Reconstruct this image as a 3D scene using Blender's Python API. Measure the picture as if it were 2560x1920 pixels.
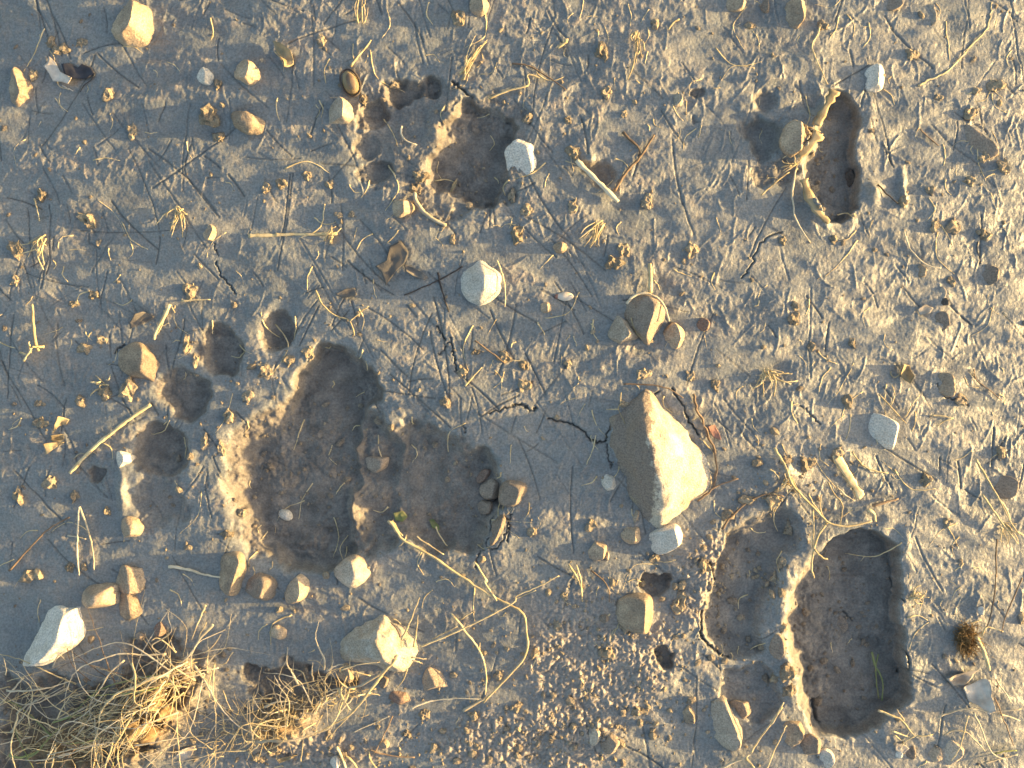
import bpy, bmesh, math, random
import numpy as np
from mathutils import noise as mnoise, Vector

# ------------------------------------------------------------------ reset
for o in list(bpy.data.objects):
    bpy.data.objects.remove(o)
scene = bpy.context.scene
COL = scene.collection

# ------------------------------------------------------------------ camera, sky, sun, exposure
S = 0.70 / 2560.0                 # metres of ground per photo pixel: the frame covers 0.70 m
HFOV = math.radians(56)
CAM_H = 0.35 / math.tan(HFOV / 2)
SUN_EL = math.radians(8.0)
SUN_AZ = math.radians(1.5)        # measured from +X towards +Y

cam_d = bpy.data.cameras.new('camera')
cam_d.sensor_fit = 'HORIZONTAL'
cam_d.angle = HFOV
cam_d.clip_start = 0.01
cam_d.clip_end = 400
cam = bpy.data.objects.new('camera', cam_d)
cam.location = (0, 0, CAM_H)
COL.objects.link(cam)
scene.camera = cam

world = bpy.data.worlds.new('World')
scene.world = world
world.use_nodes = True
nt = world.node_tree
bg = nt.nodes['Background']
sky = nt.nodes.new('ShaderNodeTexSky')
sky.sky_type = 'NISHITA'
sky.sun_disc = False
sky.dust_density = 3.0
sky.ozone_density = 0.9
sky.sun_elevation = SUN_EL
sky.sun_rotation = math.radians(90) - SUN_AZ
nt.links.new(sky.outputs[0], bg.inputs[0])
bg.inputs[1].default_value = 0.15

sun_d = bpy.data.lights.new('sun', 'SUN')
sun_d.energy = 4.8
sun_d.angle = math.radians(0.6)
sun_d.color = (1.0, 0.68, 0.28)
sun = bpy.data.objects.new('sun', sun_d)
sun.rotation_euler = (0, math.radians(90) - SUN_EL, SUN_AZ)
sun.location = (2, 0, 1)
COL.objects.link(sun)

scene.view_settings.view_transform = 'Standard'
scene.view_settings.look = 'None'
scene.view_settings.exposure = 1.55
scene.view_settings.gamma = 1

# ------------------------------------------------------------------ photo coordinates
ZX = [0, 640, 1280, 1880]
ZY = [0, 470, 940, 1410]
def q(n, *pts):
    """points read in a close-up of the photo (n = 1..16, row by row) -> photo pixels"""
    ox, oy = ZX[(n - 1) % 4], ZY[(n - 1) // 4]
    k = 680 / 2212
    r = [(ox + x * k, oy + y * k) for x, y in pts]
    return r
def ov(*pts):
    k = 2560 / 2212
    return [(x * k, y * k) for x, y in pts]
def X(u): return (u - 1280) * S
def Y(v): return (960 - v) * S

rng = np.random.default_rng(7)
random.seed(11)

# ------------------------------------------------------------------ numpy noise
def _hash(ix, iy, seed):
    h = (ix.astype(np.int64) * 374761393 + iy.astype(np.int64) * 668265263 + seed * 1274126177) & 0xFFFFFFFF
    h = ((h ^ (h >> 13)) * 1103515245) & 0xFFFFFFFF
    return ((h ^ (h >> 16)) & 0xFFFF).astype(np.float32) / 65535.0
def pn(x, y, seed=0):
    xf = np.floor(x); yf = np.floor(y)
    fx = (x - xf).astype(np.float32); fy = (y - yf).astype(np.float32)
    ix = xf.astype(np.int64); iy = yf.astype(np.int64)
    ux = fx * fx * fx * (fx * (fx * 6 - 15) + 10); uy = fy * fy * fy * (fy * (fy * 6 - 15) + 10)
    def g(dx, dy):
        a = _hash(ix + dx, iy + dy, seed) * np.float32(6.2831853)
        return np.cos(a) * (fx - dx) + np.sin(a) * (fy - dy)
    a = g(0, 0); b = g(1, 0); c = g(0, 1); d = g(1, 1)
    return ((a + (b - a) * ux) * (1 - uy) + (c + (d - c) * ux) * uy) * 1.5
def fbm(x, y, seed, n=3):
    r = 0; a = 1.0; f = 1.0
    for i in range(n):
        r = r + a * pn(x * f, y * f, seed + i * 17); a *= 0.5; f *= 2.03
    return r
def sst(a, b, x):
    t = np.clip((x - a) / (b - a), 0, 1)
    return t * t * (3 - 2 * t)

# ------------------------------------------------------------------ curves
def crom(pts, n, closed=False):
    p = np.array(pts, float)
    m = len(p)
    if m == 2 and not closed:
        t = np.linspace(0, 1, n)[:, None]
        return p[0] * (1 - t) + p[1] * t
    out = []
    segs = m if closed else m - 1
    for k in range(n):
        t = k / n * segs if closed else k / (n - 1) * segs
        i = min(int(t), segs - 1); f = t - i
        def P(j):
            return p[j % m] if closed else p[max(0, min(m - 1, j))]
        a, b, c, d = P(i - 1), P(i), P(i + 1), P(i + 2)
        out.append(0.5 * ((2 * b) + (c - a) * f + (2 * a - 5 * b + 4 * c - d) * f * f + (3 * b - a - 3 * c + d) * f ** 3))
    return np.array(out)

# ================================================================== THE GROUND
CELL = 0.00070
HX, HY = 0.368, 0.281
nx = int(2 * HX / CELL); ny = int(2 * HY / CELL)
xs_in = np.linspace(-HX, HX, nx); ys_in = np.linspace(-HY, HY, ny)
def outer(edge):
    r = []; d = CELL; p = edge
    while p < 120:
        d *= 1.05 if p < edge + 0.22 else 1.35
        p += d; r.append(p)
    return np.array(r)
ex = outer(HX); ey = outer(HY)
xs = np.concatenate([-ex[::-1], xs_in, ex]); ys = np.concatenate([-ey[::-1], ys_in, ey])
NX, NY = len(xs), len(ys)
OX, OY = len(ex), len(ey)
GX, GY = np.meshgrid(xs, ys)
U = (GX / S + 1280).astype(np.float32); V = (960 - GY / S).astype(np.float32)
INX = slice(OX, OX + nx); INY = slice(OY, OY + ny)
# fade of the fine relief where the mesh gets coarse
far = np.maximum(np.abs(GX) - HX, np.abs(GY) - HY)
FADE = 1 - sst(0.02, 0.16, far + 0.02 * np.sin(GX * 31) * np.cos(GY * 37))
FADE2 = 1 - sst(0.05, 0.6, far)

def window(u0, u1, v0, v1):
    """index window of the inner grid for a pixel box"""
    i0 = np.searchsorted(xs, X(u0)); i1 = np.searchsorted(xs, X(u1))
    j0 = np.searchsorted(ys, Y(v1)); j1 = np.searchsorted(ys, Y(v0))
    return slice(max(j0, 0), min(j1 + 1, NY)), slice(max(i0, 0), min(i1 + 1, NX))

def seg_dist(u, v, pts, closed):
    best = np.full(u.shape, 1e9, np.float32)
    inside = np.zeros(u.shape, bool)
    m = len(pts)
    for i in range(m if closed else m - 1):
        ax, ay = pts[i]; bx, by = pts[(i + 1) % m]
        dx, dy = bx - ax, by - ay
        L = dx * dx + dy * dy + 1e-9
        t = np.clip(((u - ax) * dx + (v - ay) * dy) / L, 0, 1)
        best = np.minimum(best, (u - ax - t * dx) ** 2 + (v - ay - t * dy) ** 2)
        if closed:
            c = ((ay > v) != (by > v)) & (u < (bx - ax) * (v - ay) / (by - ay + 1e-12) + ax)
            inside ^= c
    d = np.sqrt(best)
    if closed:
        d = np.where(inside, -d, d)
    return d

# --- broad shape: level on the right, falling gently away from the sun on the left
xm = GX.astype(np.float32)
xq = np.clip(xm, -0.50, 0.50)
macro = -0.5 * 0.24 * np.square(xq - 0.04)
macro += np.where(xm > 0.5, -0.24 * 0.46 * 0.3 * (1 - np.exp(-(xm - 0.5) / 0.3)), 0) + np.where(xm < -0.5, -0.24 * 0.54 * 0.3 * (1 - np.exp((xm + 0.5) / 0.3)), 0)
macro = macro.astype(np.float32)
und = (0.0022 * fbm(U / 300, V / 95, 3, 2) + 0.0013 * fbm(U / 100, V / 42, 9, 2)) * FADE2
ROUGH = sst(-0.16, 0.20, 0.08 + fbm(U / 230, V / 120, 21, 2) + 0.28 * sst(900, 1900, U) + 0.12 * sst(600, 0, V) - 0.1)
# shadowed places, imitated by flatter relief and less tan colour
for (cu, cv, ru, rv, k) in [(150, 60, 260, 90, .8), (330, 690, 420, 150, .55), (800, 660, 320, 110, .7), (2080, 170, 130, 60, .6),
                            (1760, 400, 130, 110, .6), (1300, 1150, 190, 170, .5), (420, 1560, 500, 120, .6), (2300, 330, 130, 90, .5),
                            (1480, 1830, 0, 0, 0), (1700, 1860, 210, 60, .6), (2450, 120, 90, 130, .5)]:
    if ru:
        ROUGH *= 1 - k * np.exp(-(((U - cu) / ru) ** 2 + ((V - cv) / rv) ** 2) * 1.3)
# crumbly, granular soil at the bottom centre
GRAN = np.zeros_like(U)
for (cu, cv, ru, rv) in [(1500, 1640, 260, 200), (1420, 1830, 180, 130), (1780, 1450, 110, 160), (1230, 1850, 200, 90), (800, 1880, 200, 60)]:
    GRAN = np.maximum(GRAN, np.exp(-(((U - cu) / ru) ** 2 + ((V - cv) / rv) ** 2) * 1.4))
GRAN = sst(0.25, 0.65, GRAN + 0.15 * pn(U / 60, V / 60, 77))

wx = 7 * pn(U / 60, V / 60, 31); wy = 10 * pn(U / 60, V / 60, 32)
rot1 = 0.6 * pn(U / 300, V / 300, 33)
c1, s1 = np.cos(rot1), np.sin(rot1)
A = (U + wx) * c1 + (V + wy) * s1; B = -(U + wx) * s1 + (V + wy) * c1
t1 = 1 - np.abs(pn(A / 17, B / 44, 41)) * 1.6
t2 = 1 - np.abs(pn(A / 9, B / 20, 42)) * 1.6
t3 = pn(U / 7, V / 8, 43)
flk = sst(0.02, 0.16, pn((U + 2 * wx) / 24, (V + 2 * wy) / 34, 45)) * sst(-0.1, 0.3, pn(U / 120, V / 90, 46))
flk2 = sst(0.1, 0.22, pn((U + wx) / 15, (V + wy) / 22, 47))
tat = np.clip(t1, 0, 1) ** 2 * 0.00013 + np.clip(t2, 0, 1) ** 2 * 0.00020 + flk * 0.00028 + flk2 * 0.00028 + np.abs(pn((U + wx) / 46, (V + wy) / 40, 48)) * 0.0005 + np.abs(pn((U + wx) / 21, (V + wy) / 18, 49)) * 0.00022
tat = tat * (1 - 0.4 * sst(1400, 2300, U))
fine = (tat * (0.06 + 0.94 * ROUGH) * (1 - 0.6 * GRAN) + 0.00016 * t3 + 0.0001 * pn(U / 14, V / 14, 44)) * FADE
gr = np.abs(pn(U / 15, V / 15, 51)) * 0.0020 + np.abs(pn(U / 8, V / 8, 53)) * 0.0012 + np.abs(pn(U / 34, V / 30, 52)) * 0.0022
fine += gr * GRAN * FADE
H = macro + und + fine

def rough_at(u, v):
    j = min(max(np.searchsorted(ys, Y(v)), 0), NY - 1); i = min(max(np.searchsorted(xs, X(u)), 0), NX - 1)
    return ROUGH[j, i]
# --- scratches and grass blades pressed into the silt
GROOVE_SHADE = np.zeros_like(U)  # dark lines: groove shadows painted in, with some dark straw
def groove(pts, w, depth, ridge=0.0, groove_shade=0.0):
    p = np.array(pts)
    m = w * 3 + 6
    jw, iw = window(p[:, 0].min() - m, p[:, 0].max() + m, p[:, 1].min() - m, p[:, 1].max() + m)
    u = U[jw, iw]; v = V[jw, iw]
    if u.size == 0: return
    d = seg_dist(u, v, p, False)
    prof = np.exp(-(d / w) ** 2)
    H[jw, iw] += -depth * prof + ridge * np.exp(-((d - 1.9 * w) / w) ** 2)
    if groove_shade: GROOVE_SHADE[jw, iw] = np.maximum(GROOVE_SHADE[jw, iw], groove_shade * np.exp(-(d / (w * 0.9)) ** 2))
def rand_line(cu, cv, L, ang, bend, n=5):
    t = np.linspace(-0.5, 0.5, n)
    ca, sa = math.cos(ang), math.sin(ang)
    return [(cu + L * (a * ca) - bend * (a * a) * sa, cv + L * a * sa + bend * (a * a) * ca) for a in t]
for i in range(800):
    cu, cv = random.uniform(-40, 2600), random.uniform(-40, 1960)
    if cv > 1450 and cu < 1300 and random.random() < 0.8: continue
    if cv > 1300 and random.random() < 0.4: continue
    if cu > 1500 and random.random() < 0.45: continue
    r = random.random()
    ang = math.radians(random.gauss(52, 14) if r < 0.38 else (random.gauss(92, 14) if r < 0.65 else random.uniform(0, 180)))
    L = random.choice([40, 60, 80, 110, 150, 230]) * random.uniform(.6, 1.2)
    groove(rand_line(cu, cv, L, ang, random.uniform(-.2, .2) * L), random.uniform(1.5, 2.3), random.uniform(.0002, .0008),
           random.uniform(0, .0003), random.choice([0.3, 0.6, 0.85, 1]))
# raised straws and fibres stuck on the surface
for i in range(1900):
    cu, cv = random.uniform(-40, 2600), random.uniform(-40, 1650)
    r = random.random()
    ang = math.radians(random.gauss(100, 22) if r < 0.6 else random.uniform(0, 180))
    L = random.uniform(16, 75)
    if rough_at(cu, cv) < random.uniform(0, .7): continue
    groove(rand_line(cu, cv, L, ang, random.uniform(-.5, .5) * L), random.uniform(1.4, 2.2), -random.uniform(.0002, .0007))

# --- paw prints
PIT = np.zeros_like(U); DEP = np.zeros_like(U); RIM = np.zeros_like(U)
def pit(poly, depth, wl=55, wr=14, rim=0.0016, ragged=7, soil=1.0, n=60, seed=0, rough=1.0, tb=None):
    p = crom(poly, n, True)
    cu, cv = p.mean(0)
    m = 130
    jw, iw = window(p[:, 0].min() - m, p[:, 0].max() + m, p[:, 1].min() - m, p[:, 1].max() + m)
    u = U[jw, iw]; v = V[jw, iw]
    d = seg_dist(u, v, p, True)
    d = d + 1.7 * ragged * fbm(u / 75, v / 75, 100 + seed, 3) + 0.3 * ragged * pn(u / 20, v / 18, 140 + seed)
    hx = (p[:, 0].max() - p[:, 0].min()) / 2; hy = (p[:, 1].max() - p[:, 1].min()) / 2
    cosx = np.clip((u - cu) / hx / np.sqrt(((u - cu) / hx) ** 2 + ((v - cv) / hy) ** 2 + 1e-6), -1, 1)
    k = 0.5 - 0.5 * cosx
    wr = wr * 0.85
    w = wr + (wl - wr) * sst(0.35, 0.95, k)
    prof = sst(0, 1, -d / w)
    fl = (0.0026 * fbm(u / 85, v / 75, 160 + seed, 2) - (0.0020 * np.abs(pn(u / 26, v / 23, 170 + seed)) + 0.0013 * np.abs(pn(u / 12, v / 11, 173 + seed)) - 0.0005 * pn(u / 7, v / 7, 175 + seed)) * sst(-.35, .35, pn(u / 110, v / 110, 178 + seed))) * rough
    dd = (depth + fl * sst(0.05, 0.6, prof)) * prof + (0.0008 * np.abs(pn(u / 20, v / 20, 195 + seed)) + 0.0006 * pn(u / 9, v / 9, 196 + seed)) * sst(0.0, 0.3, prof) * sst(1.0, 0.6, prof)
    upd = dd > DEP[jw, iw]
    DEP[jw, iw] = np.where(upd, dd, DEP[jw, iw])
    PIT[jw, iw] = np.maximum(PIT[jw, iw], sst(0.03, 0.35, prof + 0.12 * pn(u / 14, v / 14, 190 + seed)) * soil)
    bul = rim * np.exp(-((d - 20) / 20) ** 2) * np.clip(0.15 + 1.5 * pn(u / 50, v / 50, 180 + seed), 0, 1.2)
    RIM[jw, iw] = np.maximum(RIM[jw, iw], bul)
def ell(cu, cv, ru, rv, a=0, n=10, j=0.08):
    a = math.radians(a); r = []
    for i in range(n):
        t = 2 * math.pi * i / n
        k = 1 + random.uniform(-j, j)
        x, y = ru * k * math.cos(t), rv * k * math.sin(t)
        r.append((cu + x * math.cos(a) - y * math.sin(a), cv + x * math.sin(a) + y * math.cos(a)))
    return r
# large print on the left
pit(ov((680, 745), (740, 740), (800, 790), (830, 850), (800, 900), (785, 960), (790, 1040), (770, 1090), (775, 1160), (740, 1230),
       (650, 1245), (560, 1230), (510, 1200), (480, 1120), (465, 1050), (470, 980), (490, 920), (550, 880), (610, 830), (650, 790)),
    0.0142, 84, 30, 0.0010, 9, 1.0, 80, 1, .8)
pit(ov((850, 900), (920, 890), (1000, 930), (1070, 970), (1085, 1040), (1090, 1110), (1060, 1180), (980, 1215), (880, 1190), (780, 1160), (770, 1060), (810, 960)),
    0.0108, 80, 60, 0.0, 12, .95, 60, 2, .8)
pit(ov((740, 850), (840, 900), (900, 960), (900, 1100), (860, 1190), (760, 1210), (720, 1100), (720, 950)), 0.0128, 90, 80, 0.0, 12, .95, 50, 72, .8)
pit(ell(685, 822, 62, 56), 0.0066, 44, 22, 0.0010, 6, 1, 40, 3, .7)
pit(ell(540, 874, 76, 70, 20), 0.0072, 48, 24, 0.0010, 7, 1, 40, 4, .7)
pit(ell(446, 988, 80, 74), 0.0072, 52, 26, 0.0010, 7, 1, 40, 5, .7)
pit(ell(384, 1130, 88, 80, 15), 0.0074, 56, 28, 0.0012, 7, 1, 40, 6, .5)
pit(ell(385, 1258, 90, 80), 0.0040, 60, 44, 0.0006, 12, .5, 40, 7, .5)
# print at the top
pit([(1076, 301), (1157, 249), (1261, 254), (1300, 324), (1275, 416), (1250, 497), (1145, 532), (1076, 486), (1041, 416), (1064, 359)],
    0.0112, 74, 30, 0.0008, 16, 1, 60, 8, 1)
pit([(890, 250), (960, 190), (1080, 180), (1200, 230), (1310, 260), (1330, 380), (1290, 500), (1150, 560), (1010, 540), (960, 480), (890, 440), (870, 340)], 0.0028, 70, 60, 0.0, 22, .55, 60, 73, .7)
pit(ell(1000, 238, 58, 50, -20), 0.0078, 34, 22, 0.0016, 11, .9, 36, 9)
pit(ell(928, 288, 54, 44), 0.0076, 32, 22, 0.0018, 10, .9, 36, 10)
pit(ell(912, 362, 50, 42), 0.0045, 34, 24, 0.0006, 6, .8, 36, 11, .5)
pit(ell(934, 428, 50, 40), 0.0058, 30, 26, 0.0010, 9, .9, 36, 12, .6)
pit(ell(1072, 210, 44, 34), 0.0070, 24, 12, 0.0014, 6, 1, 36, 13)
pit(ell(1492, 425, 66, 38, 12), 0.0055, 44, 30, 0.0004, 10, .9, 36, 14, .5)
# print at the upper right
pit([(2085, 215), (2125, 222), (2155, 267), (2160, 323), (2148, 384), (2163, 437), (2156, 505), (2130, 538), (2078, 556), (2045, 530), (2022, 470),
     (2016, 420), (2020, 385), (2046, 330), (2056, 280), (2070, 235)], 0.0100, 24, 12, 0.0014, 7, .7, 60, 15, .8)
pit(ell(1918, 245, 36, 34), 0.0045, 26, 26, 0.0012, 8, .6, 30, 16, .6)
pit(ell(1912, 335, 70, 60, 20), 0.0045, 44, 44, 0.0002, 14, .75, 30, 17, .7)
pit(ell(1928, 430, 66, 46, -10), 0.0045, 44, 44, 0.0002, 14, .7, 30, 18, .7)
# print at the lower right: toes on the left, sole on the right
pit(ov((1600, 1120), (1690, 1085), (1740, 1120), (1735, 1190), (1690, 1250), (1680, 1310), (1665, 1380), (1670, 1420), (1590, 1430), (1540, 1400),
       (1515, 1340), (1530, 1280), (1545, 1210), (1570, 1160)), 0.0078, 20, 60, 0.0008, 9, .75, 70, 19, .6)
pit(ov((1800, 1165), (1860, 1140), (1930, 1158), (1958, 1230), (1960, 1350), (1975, 1450), (1962, 1530), (1900, 1585), (1820, 1605), (1755, 1585),
       (1722, 1510), (1702, 1420), (1692, 1350), (1702, 1280), (1738, 1215)), 0.0165, 54, 11, 0.0014, 9, .85, 80, 20, .85)
pit(ov((1570, 1450), (1640, 1430), (1685, 1450), (1685, 1530), (1640, 1570), (1570, 1550), (1550, 1500)), 0.0055, 30, 30, 0.0006, 9, .5, 40, 21, .5)
# holes left by stones
for (cu, cv, ru, rv, d) in [(1632, 1460, 44, 32, .0055), (1664, 1650, 30, 28, .0055), (2147, 432, 12, 30, .010), (1700, 250, 12, 10, .003), 
                            (225, 1186, 30, 24, .004), (1780, 196, 14, 12, .004), (1735, 232, 16, 9, .003), (1738, 305, 20, 10, .003)]:
    pit(ell(cu, cv, ru, rv, 0, 10, .3), d, 12, 10, 0.0012, min(9, ru * .5), 1, 24, int(cu) % 40 + 22, .5)
# the hollow under the turf at the lower left
pit([(-60, 1690), (60, 1690), (200, 1690), (330, 1600), (470, 1610), (520, 1700), (480, 1800), (330, 1900), (200, 1990), (-60, 1990)], 0.012, 110, 150, 0.0005, 26, 1, 60, 70)
pit([(600, 1690), (720, 1650), (880, 1690), (880, 1740), (760, 1780), (640, 1820)], 0.008, 60, 80, 0.0004, 30, 1, 40, 71)

# sockets round bedded stones
def socket(poly, w=9, depth=.005, off=4):
    p = crom(poly, 50, True)
    jw, iw = window(p[:, 0].min() - 60, p[:, 0].max() + 60, p[:, 1].min() - 60, p[:, 1].max() + 60)
    u = U[jw, iw]; v = V[jw, iw]
    d = seg_dist(u, v, p, True) + 5 * pn(u / 30, v / 30, 88)
    H[jw, iw] -= depth * np.exp(-(np.clip(d - off, 0, None) / w) ** 2)
    PIT[jw, iw] = np.maximum(PIT[jw, iw], 0.7 * np.exp(-((d - off) / (w * 1.3)) ** 2))

BIG = q(11, (1230, 110), (1320, 180), (1400, 350), (1480, 530), (1620, 690), (1640, 790), (1580, 920), (1450, 1030), (1370, 1180), (1250, 1210),
        (1060, 1110), (1000, 980), (850, 700), (850, 550), (830, 380), (900, 300), (1090, 220))


H += RIM * (1 - np.clip(DEP / 0.004, 0, 1))
keep = 1 - 0.75 * sst(0.0005, 0.006, DEP)
H = macro + und + (H - macro - und) * keep - DEP

# turf mound
def mound(cu, cv, ru, rv, a, h, seed):
    a = math.radians(a)
    du = U - cu; dv = V - cv
    p = du * math.cos(a) + dv * math.sin(a); r = -du * math.sin(a) + dv * math.cos(a)
    k = np.exp(-((p / ru) ** 2 + (r / rv) ** 2) * 1.3)
    global H
    H += h * k * (0.75 + 0.5 * fbm(U / 46, V / 46, seed, 3)) * FADE
    return k
TURF = np.maximum(mound(372, 1790, 170, 80, -48, 0.034, 201), mound(120, 1900, 130, 60, 0, 0.012, 202))
TURF = np.maximum(TURF, 0.8 * mound(700, 1810, 110, 50, -25, 0.012, 203))
# raised lips that catch the sun
for (cu, cv, ru, rv, a, h) in [(1116, 300, 40, 66, 38, .010), (1985, 344, 30, 42, 10, .011), (2052, 280, 13, 52, 30, .010), (2012, 368, 15, 40, 39, .009), (2036, 512, 12, 54, -34, .010),
                               (905, 290, 12, 40, -14, .004), (962, 235, 10, 36, -16, .004), (1048, 435, 20, 26, 0, .005), (1958, 1500, 22, 110, 8, .003), (1975, 1690, 24, 90, -6, .004), (1970, 1837, 40, 36, 0, .004),
                               (290, 1240, 12, 50, 0, .005), (470, 1150, 16, 40, 5, .0025), (2184, 474, 22, 20, 0, .008), (2267, 455, 10, 40, 0, .007), (1470, 400, 18, 22, 0, .006),
                               (500, 880, 10, 40, 0, .003), (1940, 1180, 60, 40, -30, .004), (2140, 1160, 90, 26, 40, .003), (1950, 1170, 50, 50, 0, .003)]:
    mound(cu, cv, ru, rv, a, h, int(cu))

# cracks
def crack(pts, w=3.2, depth=.0045):
    p = crom(pts, max(12, len(pts) * 6))
    p = p + rng.normal(0, 2.2, p.shape)
    groove(p, w * 0.5, depth * 0.55, 0.0002, 0.8)  # the crack's inner shade is painted dark as well
crack(q(11, (290, 345), (480, 390), (560, 430), (660, 530), (760, 530)), 3.6, .006)
crack(q(11, (760, 530), (790, 430), (850, 320), (960, 280), (1090, 210), (1200, 120)), 3.2, .005)
mound(1556, 1110, 44, 110, 8, 0.005, 301)
crack(q(11, (770, 560), (780, 660), (815, 740)), 2.6, .004)
crack(q(11, (0, 235), (80, 240), (150, 275), (205, 265)), 2.8, .005)
crack(q(11, (1300, 100), (1380, 230), (1440, 350), (1520, 480)), 3.4, .006)
crack(q(10, (1900, 300), (2050, 260), (2150, 225), (2210, 250)), 2.8, .005)
crack(q(10, (1690, 390), (1705, 470)), 2.5, .004)
crack(q(10, (1980, 1010), (1920, 1040)), 2.5, .004)
crack(q(10, (1930, 1140), (1900, 1300), (1870, 1390), (1960, 1400), (2020, 1290), (2050, 1180), (1990, 1140)), 2.6, .004)
crack(q(10, (2040, 1350), (2060, 1250), (2070, 1130)), 2.6, .005)
crack(q(10, (1850, 1420), (1800, 1480), (1790, 1560)), 2.4, .004)
crack(q(6, (1470, 1120), (1500, 1170), (1540, 1240)), 3, .005)
crack(q(6, (1580, 1220), (1600, 1310), (1615, 1400), (1630, 1490)), 3, .005)
crack(q(6, (1580, 1250), (1530, 1310), (1490, 1350)), 2.2, .003)
crack(q(5, (1730, 590), (1760, 690), (1840, 780), (1890, 860)), 2.8, .004)
crack(q(5, (1720, 440), (1740, 530)), 2.2, .003)
crack(q(7, (2200, 350), (2070, 410), (1990, 520), (1940, 640), (1870, 730)), 2.8, .004)
crack(q(15, (1600, 0), (1660, 130)), 4.5, .008)
crack(q(15, (1550, 390), (1530, 520), (1570, 630), (1660, 720), (1770, 780)), 4.5, .007)
crack(q(16, (1230, 170), (1260, 330)), 3, .005)
crack(q(16, (1270, 690), (1310, 800), (1300, 930), (1330, 1000)), 3.6, .007)
crack(q(16, (560, 1180), (580, 1280), (610, 1390)), 6, .007)
crack(q(16, (830, 440), (900, 520)), 2.6, .004)
crack(q(12, (1530, 60), (1600, 150), (1720, 210), (1810, 250)), 2.8, .004)
crack(q(12, (390, 240), (480, 310), (560, 400)), 2.6, .003)
crack(q(5, (870, 1330), (960, 1270)), 3, .005)
crack(q(2, (1600, 660), (1690, 740), (1760, 790)), 5, .006)
crack(q(4, (370, 1010), (480, 1080), (440, 1150), (360, 1230)), 4, .005)

# --- height lookup
def hz(x, y):
    x = np.asarray(x, float); y = np.asarray(y, float)
    i = np.clip(np.searchsorted(xs, x) - 1, 0, NX - 2); j = np.clip(np.searchsorted(ys, y) - 1, 0, NY - 2)
    a = np.clip((x - xs[i]) / (xs[i + 1] - xs[i]), 0, 1); b = np.clip((y - ys[j]) / (ys[j + 1] - ys[j]), 0, 1)
    return (H[j, i] * (1 - a) + H[j, i + 1] * a) * (1 - b) + (H[j + 1, i] * (1 - a) + H[j + 1, i + 1] * a) * b

# ================================================================== MATERIALS
def newmat(name):
    m = bpy.data.materials.new(name); m.use_nodes = True
    n = m.node_tree.nodes; l = m.node_tree.links
    return m, n, l, n['Principled BSDF']
def N(n, t, **kw):
    o = n.new(t)
    for k, v in kw.items(): setattr(o, k, v)
    return o
def noise_node(n, l, vec, scale, detail=4, rough=0.6):
    t = N(n, 'ShaderNodeTexNoise'); t.inputs['Scale'].default_value = scale
    t.inputs['Detail'].default_value = detail; t.inputs['Roughness'].default_value = rough
    l.new(vec, t.inputs['Vector']); return t.outputs['Fac']
def ramp(n, l, fac, stops):
    r = N(n, 'ShaderNodeValToRGB'); e = r.color_ramp.elements
    while len(e) < len(stops): e.new(0.5)
    for el, (p, c) in zip(e, stops):
        el.position = p; el.color = (*c, 1) if len(c) == 3 else c
    l.new(fac, r.inputs[0]); return r.outputs[0]
def mix(n, l, fac, a, b, mode='MIX'):
    m = N(n, 'ShaderNodeMix', data_type='RGBA', blend_type=mode)
    for sock, v in ((m.inputs[0], fac), (m.inputs[6], a), (m.inputs[7], b)):
        if hasattr(v, 'links'): l.new(v, sock)
        else: sock.default_value = v if isinstance(v, (int, float)) else (*v, 1)
    return m.outputs[2]
def math_(n, l, op, a, b):
    m = N(n, 'ShaderNodeMath', operation=op)
    for s_, v in zip(m.inputs, (a, b)):
        if hasattr(v, 'links'): l.new(v, s_)
        else: s_.default_value = v
    return m.outputs[0]
def bump(n, l, bsdf, h, dist, strength=1.0):
    b = N(n, 'ShaderNodeBump'); b.inputs['Distance'].default_value = dist; b.inputs['Strength'].default_value = strength
    l.new(h, b.inputs['Height']); l.new(b.outputs[0], bsdf.inputs['Normal'])

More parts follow.
